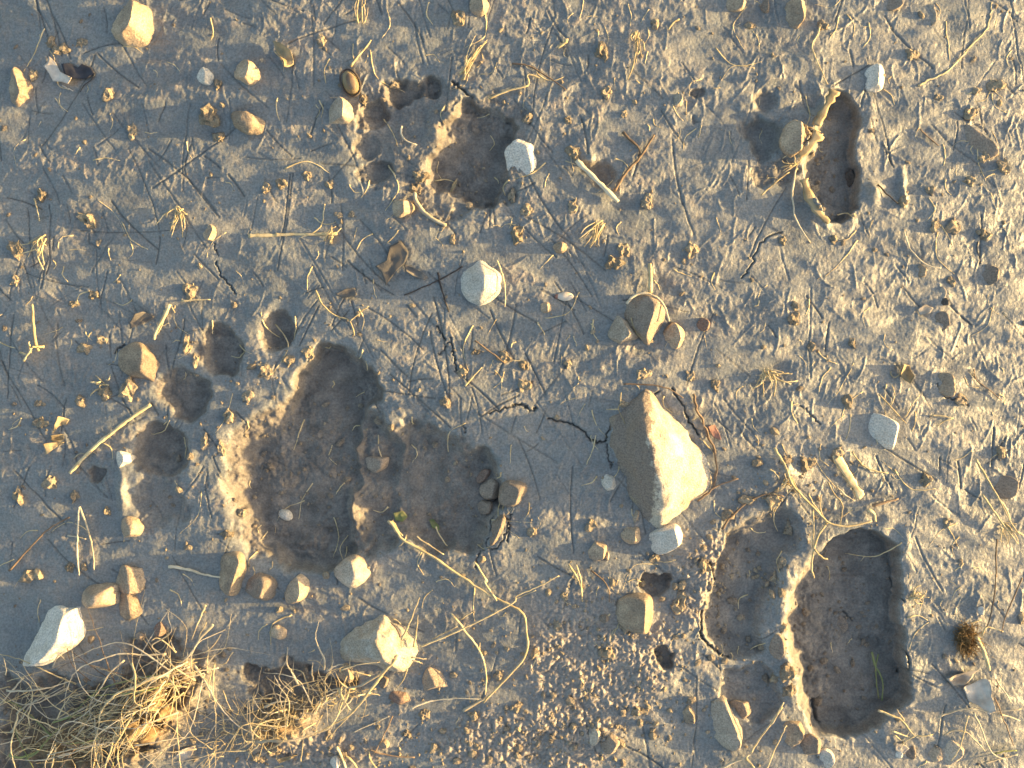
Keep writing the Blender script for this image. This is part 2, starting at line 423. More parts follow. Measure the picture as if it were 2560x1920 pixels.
def mat_mud():
    m, n, l, b = newmat('silt_mud')
    co = N(n, 'ShaderNodeTexCoord').outputs['Object']
    at = N(n, 'ShaderNodeAttribute', attribute_name='soil')
    sp = N(n, 'ShaderNodeSeparateColor'); l.new(at.outputs['Color'], sp.inputs[0])
    dr = N(n, 'ShaderNodeAttribute', attribute_name='dry').outputs['Fac']  # painted sunlit tone of rough patches, plus sandy soil
    pitm, groove_shade, turf = sp.outputs[0], sp.outputs[1], sp.outputs[2]
    big = noise_node(n, l, co, 14, 5); med = noise_node(n, l, co, 90, 5); fin = noise_node(n, l, co, 700, 3)
    crust = ramp(n, l, big, [(0.34, (0.178, 0.190, 0.190)), (0.5, (0.228, 0.236, 0.230)), (0.68, (0.284, 0.278, 0.258))])
    crust = mix(n, l, math_(n, l, 'MULTIPLY', ramp(n, l, med, [(0.45, (0, 0, 0)), (0.7, (1, 1, 1))]), 0.45), crust, (0.27, 0.245, 0.212))
    crust = mix(n, l, math_(n, l, 'MULTIPLY', dr, 0.85), crust, (0.330, 0.285, 0.242))  # pinkish tan of sunlit mud put into the colour
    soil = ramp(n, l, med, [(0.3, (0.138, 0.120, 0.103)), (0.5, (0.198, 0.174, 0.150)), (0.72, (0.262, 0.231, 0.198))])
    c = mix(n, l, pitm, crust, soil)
    hum = ramp(n, l, med, [(0.3, (0.12, 0.078, 0.042)), (0.6, (0.30, 0.20, 0.10)), (0.8, (0.42, 0.30, 0.16))])
    c = mix(n, l, turf, c, hum)
    c = mix(n, l, math_(n, l, 'MULTIPLY', groove_shade, 0.8), c, (0.085, 0.075, 0.058))  # thin shadows of grooves and cracks, painted dark brown
    g = ramp(n, l, fin, [(0.3, (0.72, 0.72, 0.72)), (0.7, (1.26, 1.26, 1.26))])
    c = mix(n, l, 1.0, c, g, 'MULTIPLY')
    l.new(c, b.inputs['Base Color'])
    r = math_(n, l, 'ADD', math_(n, l, 'MULTIPLY', pitm, 0.28), math_(n, l, 'ADD', math_(n, l, 'MULTIPLY', big, 0.4), 0.20))
    l.new(r, b.inputs['Roughness'])
    b.inputs['Specular IOR Level'].default_value = 0.45
    hh = math_(n, l, 'ADD', noise_node(n, l, co, 1400, 3), math_(n, l, 'MULTIPLY', noise_node(n, l, co, 480, 3), 1.6))
    bump(n, l, b, hh, 0.00035, 0.8)
    return m
def mat_stone(name, base, dark, mud=(0.30, 0.235, 0.175), cover=0.5, rough=0.75, side=None, collar=0.52):
    m, n, l, b = newmat(name)
    co = N(n, 'ShaderNodeTexCoord').outputs['Object']
    oi = N(n, 'ShaderNodeObjectInfo').outputs['Random']
    ad = N(n, 'ShaderNodeVectorMath', operation='ADD'); l.new(co, ad.inputs[0]); l.new(oi, ad.inputs[1])
    v = ad.outputs[0]
    a = noise_node(n, l, v, 120, 5); f = noise_node(n, l, v, 900, 4); g = noise_node(n, l, v, 55, 6, 0.65)
    c = ramp(n, l, a, [(0.34, dark), (0.62, base)])
    k = ramp(n, l, g, [(0.62 - 0.28 * cover, (0, 0, 0)), (0.72 - 0.22 * cover, (1, 1, 1))])
    inv = N(n, 'ShaderNodeInvert'); l.new(k, inv.inputs['Color'])
    c = mix(n, l, math_(n, l, 'MULTIPLY', inv.outputs[0], cover), c, mud)
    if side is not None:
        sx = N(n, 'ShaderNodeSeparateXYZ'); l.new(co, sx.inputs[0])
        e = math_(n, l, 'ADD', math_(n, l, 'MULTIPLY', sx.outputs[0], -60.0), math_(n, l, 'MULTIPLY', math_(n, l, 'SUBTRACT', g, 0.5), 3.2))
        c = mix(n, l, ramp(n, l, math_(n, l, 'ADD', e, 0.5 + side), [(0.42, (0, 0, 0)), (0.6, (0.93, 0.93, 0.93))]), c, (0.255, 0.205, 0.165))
    ge = N(n, 'ShaderNodeTexCoord').outputs['Generated']
    sz = N(n, 'ShaderNodeSeparateXYZ'); l.new(ge, sz.inputs[0])
    zz = math_(n, l, 'ADD', sz.outputs[2], math_(n, l, 'MULTIPLY', math_(n, l, 'SUBTRACT', g, 0.5), 0.9))
    c = mix(n, l, ramp(n, l, zz, [(collar - 0.07, (0.85, 0.85, 0.85)), (collar + 0.07, (0, 0, 0))]), c, mud)
    s = ramp(n, l, f, [(0.3, (0.62, 0.62, 0.62)), (0.65, (1.2, 1.2, 1.2))])
    c = mix(n, l, 1.0, c, s, 'MULTIPLY')
    hs = N(n, 'ShaderNodeHueSaturation'); l.new(c, hs.inputs['Color'])
    l.new(math_(n, l, 'ADD', math_(n, l, 'MULTIPLY', oi, 0.4), 0.82), hs.inputs['Value'])
    l.new(hs.outputs[0], b.inputs['Base Color'])
    b.inputs['Roughness'].default_value = rough
    b.inputs['Specular IOR Level'].default_value = 0.3
    hh = math_(n, l, 'ADD', f, math_(n, l, 'MULTIPLY', a, 2.0))
    bump(n, l, b, hh, 0.0008, 0.9)
    return m
def mat_straw(name, a, c2, rough=0.6, sc=160):
    m, n, l, b = newmat(name)
    co = N(n, 'ShaderNodeTexCoord').outputs['Object']
    oi = N(n, 'ShaderNodeObjectInfo').outputs['Random']
    ad = N(n, 'ShaderNodeVectorMath', operation='ADD'); l.new(co, ad.inputs[0]); l.new(oi, ad.inputs[1])
    f = noise_node(n, l, ad.outputs[0], sc, 4)
    c = ramp(n, l, f, [(0.36, c2), (0.6, a)])
    hs = N(n, 'ShaderNodeHueSaturation'); l.new(c, hs.inputs['Color'])
    l.new(math_(n, l, 'ADD', math_(n, l, 'MULTIPLY', oi, 0.65), 0.7), hs.inputs['Value'])
    l.new(hs.outputs[0], b.inputs['Base Color'])
    b.inputs['Roughness'].default_value = rough
    b.inputs['Specular IOR Level'].default_value = 0.3
    bump(n, l, b, noise_node(n, l, ad.outputs[0], 1200, 3), 0.0003, 0.6)
    return m
M = {
    'mud': mat_mud(),
    'white': mat_stone('white_limestone', (0.82, 0.75, 0.64), (0.68, 0.61, 0.50), cover=0.06, collar=0.28),
    'pale': mat_stone('pale_limestone', (0.62, 0.525, 0.405), (0.48, 0.40, 0.31), cover=0.4, collar=0.44),
    'tan': mat_stone('tan_stone', (0.54, 0.415, 0.285), (0.39, 0.295, 0.205), cover=0.7),
    'grey': mat_stone('grey_stone', (0.36, 0.29, 0.225), (0.25, 0.20, 0.16), cover=0.4),
    'red': mat_stone('reddish_stone', (0.27, 0.17, 0.13), (0.20, 0.13, 0.10), cover=0.3),
    'dark': mat_stone('dark_stone', (0.10, 0.085, 0.075), (0.06, 0.05, 0.045), cover=0.15),
    'boulder': mat_stone('mudded_limestone', (0.70, 0.66, 0.56), (0.50, 0.45, 0.37), (0.40, 0.31, 0.20), cover=0.5, collar=0.4),
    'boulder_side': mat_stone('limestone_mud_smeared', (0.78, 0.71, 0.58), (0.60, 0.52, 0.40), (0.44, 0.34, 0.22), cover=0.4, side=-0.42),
    'clod': mat_stone('dry_mud_clod', (0.42, 0.34, 0.23), (0.30, 0.24, 0.165), (0.22, 0.18, 0.14), cover=0.4, rough=0.9),
    'straw': mat_straw('dry_straw', (0.66, 0.53, 0.31), (0.47, 0.36, 0.19)),
    'pale_straw': mat_straw('bleached_straw', (0.60, 0.52, 0.38), (0.46, 0.38, 0.26)),
    'twig': mat_straw('brown_twig', (0.27, 0.19, 0.125), (0.17, 0.115, 0.075)),
    'darktwig': mat_straw('dark_twig', (0.10, 0.08, 0.07), (0.055, 0.045, 0.042)),
    'green': mat_straw('green_blade', (0.23, 0.27, 0.10), (0.33, 0.31, 0.14)),
    'leaf_pale': mat_straw('bleached_leaf', (0.60, 0.53, 0.44), (0.40, 0.33, 0.26), sc=90),
    'leaf_tan': mat_straw('tan_leaf', (0.46, 0.36, 0.21), (0.30, 0.22, 0.12), sc=90),
    'leaf_grey': mat_straw('mud_grey_leaf', (0.20, 0.18, 0.155), (0.15, 0.13, 0.11), sc=90),
    'leaf_black': mat_straw('blackened_leaf', (0.045, 0.045, 0.055), (0.025, 0.024, 0.03), sc=90),
    'leaf_red': mat_straw('reddish_leaf', (0.33, 0.17, 0.125), (0.22, 0.12, 0.09), sc=90),
    'fibre': mat_straw('root_fibre', (0.30, 0.19, 0.08), (0.18, 0.11, 0.045)),
}

# ------------------------------------------------------------------ ground mesh
def grid_faces(nx_, ny_):
    i = np.arange(nx_ - 1); j = np.arange(ny_ - 1)
    I, J = np.meshgrid(i, j)
    a = (J * nx_ + I).ravel()
    return np.stack([a, a + 1, a + 1 + nx_, a + nx_], 1)
def fast_mesh(name, verts, faces):
    me = bpy.data.meshes.new(name)
    f = np.asarray(faces, np.int32)
    k = f.shape[1]
    me.vertices.add(len(verts)); me.vertices.foreach_set('co', np.asarray(verts, np.float32).ravel())
    me.loops.add(f.size); me.loops.foreach_set('vertex_index', f.ravel())
    me.polygons.add(len(f)); me.polygons.foreach_set('loop_start', np.arange(0, f.size, k, dtype=np.int32))
    me.polygons.foreach_set('loop_total', np.full(len(f), k, np.int32))
    me.polygons.foreach_set('use_smooth', np.ones(len(f), bool))
    me.update(calc_edges=True)
    return me
gv = np.stack([GX.ravel(), GY.ravel(), H.ravel()], 1)
gm = fast_mesh('ground', gv, grid_faces(NX, NY))
ca = gm.color_attributes.new('soil', 'FLOAT_COLOR', 'POINT')
colr = np.ones((NX * NY, 4), np.float32)
colr[:, 0] = np.clip(PIT, 0, 1).ravel(); colr[:, 1] = np.clip(GROOVE_SHADE * (1 - PIT), 0, 1).ravel(); colr[:, 2] = np.clip(TURF * 1.4, 0, 1).ravel()
ca.data.foreach_set('color', colr.ravel())
da = gm.attributes.new('dry', 'FLOAT', 'POINT')  # 'dry' holds the painted sunlit tone of rough patches, plus sandy soil
LIT_SAND = sst(0.35, 0.9, ROUGH) * sst(0.0002, 0.0010, tat) * (0.5 + 0.5 * sst(-.2, .3, pn(U / 70, V / 40, 61)))  # sunlit tone painted on raised rough relief
LIT_SAND = np.maximum(LIT_SAND, GRAN * (1 - PIT))
TURFC = TURF
da.data.foreach_set('value', LIT_SAND.astype(np.float32).ravel())
gm.materials.append(M['mud'])
ground = bpy.data.objects.new('ground', gm); COL.objects.link(ground)
ground['kind'] = 'structure'
ground['label'] = 'grey trampled silt with large clawed paw prints pressed into it'

# ================================================================== OBJECT HELPERS
def link(o, label=None, cat=None, group=None, kind=None, parent=None):
    COL.objects.link(o)
    if label: o['label'] = label
    if cat: o['category'] = cat
    if group: o['group'] = group
    if kind: o['kind'] = kind
    if parent: o.parent = parent
    return o
_ico = {}
def ico(sub):
    if sub not in _ico:
        bm = bmesh.new(); bmesh.ops.create_icosphere(bm, subdivisions=sub, radius=1)
        _ico[sub] = (np.array([v.co[:] for v in bm.verts]), np.array([[v.index for v in f.verts] for f in bm.faces]))
        bm.free()
    return _ico[sub]
LAND = []      # (u, v, phrase) landmarks used to word the labels of small things

def nz3(p, scale, seed, octv=3):
    o = Vector((seed * 3.17, seed * 1.31, seed * 7.7))
    return np.array([mnoise.fractal(Vector(r) * scale + o, 0.9, 2.1, octv) for r in p])

def lump_geo(outline, height, seed, sub, planes, rough, sink, flat=0.85, edge=0.13):
    """outline: photo pixels -> verts (metres, about the outline's middle at ground level)"""
    rs = random.Random(seed)
    p = np.array(outline, float)
    c = (p.max(0) + p.min(0)) / 2
    d = (p - c) * S * 1.16; d[:, 1] *= -1
    dc = crom(d, 72, True)
    ang = np.arctan2(dc[:, 1], dc[:, 0]); rad = np.hypot(dc[:, 0], dc[:, 1])
    o = np.argsort(ang); ang, rad = ang[o], rad[o]
    ang = np.concatenate([ang - 2 * np.pi, ang, ang + 2 * np.pi]); rad = np.tile(rad, 3)
    V_, F_ = ico(sub)
    th = np.arctan2(V_[:, 1], V_[:, 0]); ch = np.hypot(V_[:, 0], V_[:, 1])
    r = np.interp(th, ang, rad)
    out = np.zeros_like(V_)
    k = r * np.power(ch, flat)
    out[:, 0] = np.cos(th) * k; out[:, 1] = np.sin(th) * k
    zz = V_[:, 2]
    out[:, 2] = np.where(zz > 0, height * np.power(np.abs(zz), 0.9), -height * sink * np.abs(zz))
    R = rad.mean()
    for (az, tilt, off) in planes:
        az = math.radians(az); tl = math.radians(tilt)
        nrm = np.array([math.cos(az) * math.sin(tl), math.sin(az) * math.sin(tl), math.cos(tl)])
        azw = (az + math.pi) % (2 * math.pi) - math.pi
        s = out @ nrm - off * float(np.interp(azw, ang, rad)) * math.sin(tl)
        wd = edge * R
        f = np.where(s > wd, s, np.where(s > -wd, (s + wd) ** 2 / (4 * wd), 0))
        out -= np.outer(f * 0.96, nrm)
    rel = out / R
    dn = nz3(rel, 1.3, seed % 97, 4) * rough * R + nz3(rel, 4.2, seed % 89 + 3, 3) * rough * (0.34 if rough < 0.2 else 0.6) * R
    out += V_ * dn[:, None]
    return out, F_, c

def default_planes(rs, n=6, right=0.0):
    pl = [(rs.uniform(-28, 28), rs.uniform(50, 68), rs.uniform(.92, 1.02)), (rs.uniform(150, 210), rs.uniform(30, 46) * (1 - 0.5 * right), rs.uniform(1.0, 1.1))]
    for i in range(n):
        pl.append((rs.uniform(0, 360), rs.uniform(58, 88), rs.uniform(.9, 1.03)))
    return pl

def stone(label, outline, height=None, mat='tan', name='stone', cat='stone', planes=None, rough=0.11, sink=0.8, seed=None, sub=None, group=None, bury=0.1, phrase=None, flat=0.85, edge=0.13):
    p = np.array(outline, float)
    w, h = np.ptp(p[:, 0]), np.ptp(p[:, 1])
    seed = seed if seed is not None else int(p[:, 0].mean() * 7 + p[:, 1].mean() * 13)
    rs = random.Random(seed)
    size = math.sqrt(w * h)
    height = height * 0.001 if height else size * S * rs.uniform(0.45, 0.6)
    sub = sub or (5 if size > 130 else 4 if size > 34 else 3)
    pl = planes if planes is not None else default_planes(rs, 6, float(np.clip((p[:, 0].mean() - 1400) / 900, 0, 1)))
    verts, faces, c = lump_geo(outline, height, seed, sub, pl, rough, sink, flat, edge)
    gx, gy = X(c[0]), Y(c[1])
    k = 1 - 0.35 * height / CAM_H
    gx *= k; gy *= k
    rr = 0.45 * size * S / 2
    gz = float(np.median(hz(gx + rr * np.array([0, 1, -1, 0, 0]), gy + rr * np.array([0, 0, 0, 1, -1]))))
    me = fast_mesh(name, verts, faces); me.materials.append(M[mat])
    ob = bpy.data.objects.new(name, me)
    ob.location = (gx, gy, gz - bury * height)
    link(ob, label, cat, group)
    if phrase: LAND.append((c[0], c[1], phrase))
    return ob
def E(cu, cv, w, h, a=0, j=0.13, n=9):
    """irregular outline of given full width and height"""
    rs = random.Random(int(cu * 31 + cv * 17))
    a = math.radians(a); r = []
    for i in range(n):
        t = 2 * math.pi * (i + rs.uniform(-.2, .2)) / n
        k = 1 + rs.uniform(-j, j * .6)
        x, y = w / 2 * k * math.cos(t), h / 2 * k * math.sin(t)
        r.append((cu + x * math.cos(a) - y * math.sin(a), cv + x * math.sin(a) + y * math.cos(a)))
    return r

# ------------------------------------------------------------------ tubes, blades
def tube_geo(p3, rad, sides=6, flat=1.0, seed=0):
    n = len(p3)
    t = np.gradient(p3, axis=0); t /= np.linalg.norm(t, axis=1)[:, None] + 1e-12
    up = np.array([0, 0, 1.0])
    sd = np.cross(t, up); L = np.linalg.norm(sd, axis=1)[:, None]
    sd = np.where(L > 1e-4, sd / (L + 1e-12), np.array([1.0, 0, 0]))
    nn = np.cross(sd, t)
    a = np.linspace(0, 2 * np.pi, sides, endpoint=False)
    rad = np.broadcast_to(rad, (n,))
    v = p3[:, None, :] + rad[:, None, None] * (np.cos(a)[None, :, None] * sd[:, None, :] + flat * np.sin(a)[None, :, None] * nn[:, None, :])
    v = v.reshape(-1, 3)
    f = []
    for i in range(n - 1):
        for k in range(sides):
            f.append((i * sides + k, i * sides + (k + 1) % sides, (i + 1) * sides + (k + 1) % sides, (i + 1) * sides + k))
    v = np.vstack([v, p3[:1], p3[-1:]])
    b = n * sides
    for k in range(sides):
        f.append((b, (k + 1) % sides, k, k)); f.append((b + 1, (n - 1) * sides + k, (n - 1) * sides + (k + 1) % sides, (n - 1) * sides + (k + 1) % sides))
    return v, f
def mesh_of(name, v, f, mat, smooth=True):
    me = bpy.data.meshes.new(name)
    me.from_pydata([tuple(x) for x in v], [], [tuple(dict.fromkeys(q_)) for q_ in f])
    if smooth: me.polygons.foreach_set('use_smooth', np.ones(len(me.polygons), bool))
    me.materials.append(M[mat]); me.update()
    return me
def drape(uv, lift=0.0, stiff=0.12, n=None, kink=0.0, rs=random, crease=False):
    uv = np.array(uv, float)
    L = np.hypot(*np.diff(uv, axis=0).T).sum()
    n = n or int(max(8, min(48, L / 9)))
    p = crom(uv, n)
    if crease and L > 60 and rs.random() < .75:      # a crease or two
        for _ in range(rs.choice([1, 1, 2])):
            i0 = rs.randrange(2, n - 1); a_ = rs.gauss(0, .16)
            d_ = p[i0:] - p[i0]; c_, s_ = math.cos(a_), math.sin(a_)
            if L < 420: p[i0:] = p[i0] + np.stack([d_[:, 0] * c_ - d_[:, 1] * s_, d_[:, 0] * s_ + d_[:, 1] * c_], 1)
    if kink:
        j = np.array([[rs.gauss(0, kink), rs.gauss(0, kink)] for _ in range(n)])
        p = p + j
    x = X(p[:, 0]); y = Y(p[:, 1])
    z = hz(x, y)
    s = np.concatenate([[0], np.cumsum(np.hypot(np.diff(x), np.diff(y)))])
    z = np.max(z[None, :] - stiff * np.abs(s[:, None] - s[None, :]), axis=1)
    lf = np.interp(np.linspace(0, 1, n), np.linspace(0, 1, len(lift)), lift) if hasattr(lift, '__len__') else lift
    return np.stack([x, y, z + lf], 1)
def stalk_geo(uv, wpx, lift=0.0, taper=0.6, flat=1.0, kink=0.5, stiff=0.12, sides=6, seed=0, bumpy=0.22, crease=False):
    rs = random.Random(seed + int(uv[0][0] * 3 + uv[0][1]))
    p = drape(uv, lift, stiff, kink=kink, rs=rs, crease=crease)
    n = len(p)
    t = np.linspace(0, 1, n)
    r = wpx * S / 2 * (1 - (1 - taper) * t) * np.array([1 + rs.uniform(-bumpy, bumpy) for _ in range(n)])
    p[:, 2] += r * flat * 0.55
    return tube_geo(p, r, sides, flat)
def rebase(v):
    b = v.mean(0); b[2] = v[:, 2].min()
    return v - b, b
def stalk(label, uv, w=4, mat='straw', name='straw', cat='straw', group=None, phrase=None, branches=(), **kw):
    v, f = stalk_geo(uv, w, **kw)
    v, b = rebase(v)
    me = mesh_of(name, v, f, mat)
    o = bpy.data.objects.new(name, me); o.location = b
    link(o, label, cat, group)
    for (buv, bw) in branches:
        bv, bf = stalk_geo(buv, bw, **{k: x for k, x in kw.items() if k != 'lift'}, lift=kw.get('lift', 0.0))
        bo = bpy.data.objects.new('branch', mesh_of('branch', bv - b, bf, mat)); link(bo, parent=o)
    if phrase:
        m = np.array(uv).mean(0); LAND.append((m[0], m[1], phrase))
    return o
# ------------------------------------------------------------------ leaves
def leaf(label, outline, mat, curl=0.004, axis=0.0, lift=0.0006, tilt=(0, 0), name='leaf', wav=0.0012, thick=0.0004, stem=None, group=None, phrase=None, parts=()):
    p = np.array(outline, float)
    c = (p.max(0) + p.min(0)) / 2
    pl = np.stack([X(p[:, 0]) - X(c[0]), Y(p[:, 1]) - Y(c[1])], 1)
    rings = 7
    dc = np.array([pl[i] * (1 - f) + pl[(i + 1) % len(pl)] * f for i in range(len(pl)) for f in (0, .34, .67)])
    m = len(dc)
    vs = [(0, 0)]
    for r in range(1, rings + 1):
        for q_ in dc: vs.append(tuple(q_ * r / rings))
    vs = np.array(vs)
    fs = [(0, 1 + i, 1 + (i + 1) % m) for i in range(m)]
    for r in range(rings - 1):
        a = 1 + r * m; b = a + m
        for i in range(m): fs.append((a + i, b + i, b + (i + 1) % m, a + (i + 1) % m))
    ca_, sa_ = math.cos(math.radians(axis)), math.sin(math.radians(axis))
    ac = -vs[:, 0] * sa_ + vs[:, 1] * ca_
    R = np.abs(ac).max() + 1e-9
    z = curl * (ac / R) ** 2 + vs[:, 0] * tilt[0] + vs[:, 1] * tilt[1]
    sd = int(c[0])
    z += wav * np.array([mnoise.noise(Vector((x * 160 + sd, y * 160, 2.2))) for x, y in vs])
    gx, gy = X(c[0]), Y(c[1])
    g = hz(gx + vs[:, 0], gy + vs[:, 1])
    zw = z + float(np.percentile(g, 60))
    zw = np.maximum(zw, g * 0.999 + 0.0002)
    base = float(zw.min())
    V3 = np.column_stack([vs, zw - base])
    top = V3 + np.array([0, 0, thick])
    nv = len(V3)
    faces = [tuple(f) for f in fs]
    allf = [tuple(i + nv for i in f) for f in faces] + [tuple(reversed(f)) for f in faces]
    o0 = 1 + (rings - 1) * m
    for i in range(m):
        a, b = o0 + i, o0 + (i + 1) % m
        allf.append((a, b, b + nv, a + nv))
    me = bpy.data.meshes.new(name)
    me.from_pydata([tuple(x) for x in np.vstack([V3, top])], [], allf)
    me.polygons.foreach_set('use_smooth', np.ones(len(me.polygons), bool))
    me.materials.append(M[mat]); me.update()
    o = bpy.data.objects.new(name, me); o.location = (gx, gy, base + lift)
    link(o, label, 'leaf', group)
    if stem:
        v, f = stalk_geo(stem, 3.5, lift=lift, taper=.7)
        link(bpy.data.objects.new('leaf_stalk', mesh_of('leaf_stalk', v - np.array(o.location), f, mat)), parent=o)
    for (uv, w, mt) in parts:
        v, f = stalk_geo(uv, w, lift=lift + thick + 0.0004, taper=.5)
        link(bpy.data.objects.new('vein', mesh_of('vein', v - np.array(o.location), f, mt)), parent=o)
    if phrase: LAND.append((c[0], c[1], phrase))
    return o

# ================================================================== STONES
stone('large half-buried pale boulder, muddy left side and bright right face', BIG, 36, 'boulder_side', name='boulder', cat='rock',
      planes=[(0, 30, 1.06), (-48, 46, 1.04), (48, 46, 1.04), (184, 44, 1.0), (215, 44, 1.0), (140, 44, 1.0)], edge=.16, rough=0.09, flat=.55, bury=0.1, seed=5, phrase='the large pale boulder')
stone('white faceted stone alone in the middle of the mud', q(6, (1840, 595), (1700, 670), (1670, 770), (1740, 900), (1830, 950), (1970, 830), (1990, 740), (1920, 660)), 17, 'white',
      planes=[(2, 42, 1.0), (178, 34, 1.0), (120, 44, 1.0), (235, 46, 1.0), (62, 52, 1.0), (300, 52, 1.0)], rough=0.035, flat=.6, edge=.05, seed=3, phrase='the white faceted stone')
stone('round chalky white stone at the right edge of the top paw print', E(1307, 388, 82, 94, 10), 15, 'white', planes=[(10, 45, .95), (200, 22, 1.0), (70, 50, .97)], rough=0.07, phrase='the round chalky stone')
stone('large golden tan stone touching the top edge at the left', q(1, (870, 250), (840, 120), (900, 0), (1000, -40), (1100, -10), (1170, 80), (1190, 150), (1130, 220), (1050, 290), (960, 280)), 24, 'tan', rough=0.12, phrase='the golden stone at the top edge')
stone('tan stone cut off by the left edge of the picture', q(1, (-60, 500), (0, 480), (60, 540), (130, 610), (80, 660), (110, 730), (40, 770), (-60, 740)), 15, 'tan', rough=0.14, phrase='the tan stone at the left edge')
stone('small white pointed stone beside a rounded tan stone, upper left', q(1, (1560, 560), (1630, 490), (1670, 540), (1705, 630), (1640, 640), (1580, 620)), 10, 'white', rough=.06, phrase='the small white pointed stone')
stone('rounded tan stone right of the small white pointed stone', q(1, (1870, 560), (1890, 490), (1930, 450), (2030, 490), (2090, 570), (2090, 630), (2010, 655), (1920, 620)), 14, 'tan', rough=.1, phrase='the rounded tan stone')
stone('long low tan stone lying in mud at the upper left', q(1, (1870, 900), (1960, 890), (2060, 920), (2150, 990), (2090, 1050), (2010, 1060), (1920, 1030), (1860, 970)), 10, 'tan', rough=.1, phrase='the long low tan stone')
stone('two-toned pale stone left of the top print toes', q(2, (560, 900), (600, 840), (680, 770), (720, 800), (775, 890), (730, 960), (640, 975), (570, 960)), 15, 'pale', rough=.06, phrase='the two-toned pale stone')
stone('small wedge stone below the top paw print', q(6, (1090, 150), (1140, 70), (1220, 95), (1280, 150), (1230, 200), (1150, 228), (1105, 200)), 12, 'tan', rough=.06, phrase='the small wedge stone')
stone('golden stone cut off by the top edge, centre', q(2, (1760, -40), (1900, -40), (1890, 20), (1850, 100), (1780, 115), (1745, 70)), 12, 'tan', rough=.1)
stone('smooth flat pebble at the top edge, right of centre', q(3, (1720, -30), (1930, -30), (1925, 30), (1830, 65), (1760, 40)), 9, 'tan', rough=.04)
stone('dark seed-shaped pebble at the top edge beside the smooth flat pebble', q(3, (2030, -30), (2100, -10), (2110, 60), (2080, 90), (2040, 50)), 6, 'grey', name='pebble', cat='pebble')
stone('ragged golden stone at the top edge, right', q(4, (290, 90), (320, -20), (460, -30), (450, 80), (400, 180), (350, 200), (310, 160)), 11, 'tan', rough=.12)
stone('thin upright sliver of pale stone at the top edge', E(2346, 22, 20, 60), 8, 'pale')
stone('grey domed stone cut off by the top edge, far right', E(2246, -6, 46, 44), 8, 'grey', rough=.04)
stone('egg-shaped pale stone above the upper right print, half lit', q(4, (960, 620), (990, 530), (1060, 500), (1120, 540), (1125, 630), (1080, 690), (1010, 700)), 14, 'white',
      planes=[(-5, 46, 1.0), (180, 42, 1.0), (270, 60, .95)], rough=.07, phrase='the egg-shaped pale stone')
stone('big grey stone near the right edge with hollow beside it', q(4, (1830, 1000), (1900, 980), (1970, 1060), (2080, 1110), (2115, 1160), (2060, 1210), (1950, 1250), (1860, 1180), (1820, 1110)), 17, 'grey', rough=.08, phrase='the big grey stone by the right edge')
stone('black oval pebble stuck in the right wall of the upper right print', E(2148, 432, 24, 58, 6), 5, 'dark', name='pebble', cat='pebble', bury=.0)
stone('small pale pebble between the top print and upper right print', E(1695, 249, 28, 32), 8, 'pale', name='pebble', cat='pebble', phrase='the small pale pebble')
stone('small conical tan stone beside a straw tuft, left', E(513, 575, 34, 42), 11, 'tan', phrase='the conical tan stone')
stone('half-lit stone by the outer toes of the large print', q(5, (862, 1375), (910, 1320), (985, 1265), (1085, 1285), (1180, 1390), (1250, 1500), (1210, 1570), (1070, 1545), (940, 1490)), 19, 'tan',
      planes=[(-8, 42, 1.0), (178, 26, 1.0), (110, 50, 1.0), (250, 55, 1.0)], rough=.06, seed=8, phrase='the half-lit stone')
stone('round grey stone in the cluster of three, ringed by root', q(7, (920, 1010), (950, 940), (1060, 885), (1160, 910), (1230, 990), (1225, 1090), (1160, 1180), (1110, 1250), (1040, 1180), (960, 1090)), 18, 'grey',
      planes=[(-20, 55, .97), (170, 36, 1.05)], rough=.05, phrase='the root-ringed round stone')
stone('angular pale stone at the left of the three-stone cluster', q(7, (810, 1200), (815, 1120), (860, 1050), (920, 1080), (1030, 1140), (1020, 1210), (920, 1230), (880, 1250)), 14, 'pale', rough=.06)
stone('pointed ochre stone at the right of the three-stone cluster', q(7, (1250, 1180), (1300, 1110), (1330, 1100), (1415, 1180), (1400, 1250), (1310, 1310), (1280, 1260)), 13, 'tan', rough=.09)
stone('small round reddish pebble right of the three-stone cluster', E(1761, 811, 32, 30), 7, 'red', name='pebble', cat='pebble', rough=.04)
stone('tiny stone right of the orange-tipped seed', E(1366, 768, 28, 26), 6, 'tan', name='pebble', cat='pebble')
stone('wedge pebble below the end of the thick pale stick', E(1400, 618, 32, 26), 7, 'tan', name='pebble', cat='pebble')
stone('small round pebble under a curved straw, right side', E(2320, 673, 26, 30), 8, 'tan', name='pebble', cat='pebble')
stone('upright pale pebble touching a dark pebble, right side', E(2373, 727, 16, 30), 6, 'pale', name='pebble', cat='pebble')
stone('dark round pebble below an upright pale pebble', E(2377, 751, 23, 20), 6, 'dark', name='pebble', cat='pebble')
stone('mud-coated lump below the dark round pebble', E(2374, 802, 38, 48), 9, 'grey', rough=.08)
stone('grey stone by the right edge, above mid-height', E(2504, 679, 50, 46), 12, 'grey', rough=.1)
stone('rough lump of stone with a crack below it, right side', E(2384, 964, 50, 58, -15), 12, 'tan', rough=.13)
stone('pale slanted stone right of the boulder, lit along its edge', q(12, (965, 350), (1010, 320), (1130, 340), (1220, 400), (1240, 450), (1200, 570), (1140, 590), (1060, 560), (990, 440)), 15, 'white',
      planes=[(-12, 62, .98), (185, 30, 1.05), (240, 55, 1.0)], rough=.03, phrase='the pale slanted stone')
stone('grey stone cut off by the right edge, beside grass stems', E(2545, 1224, 66, 54), 13, 'grey', rough=.04)
stone('bright white stone stuck beside the outermost toe print', q(9, (890, 690), (905, 630), (960, 640), (1030, 680), (980, 730), (920, 765), (890, 740)), 9, 'white', rough=.05, phrase='the bright white toe stone')
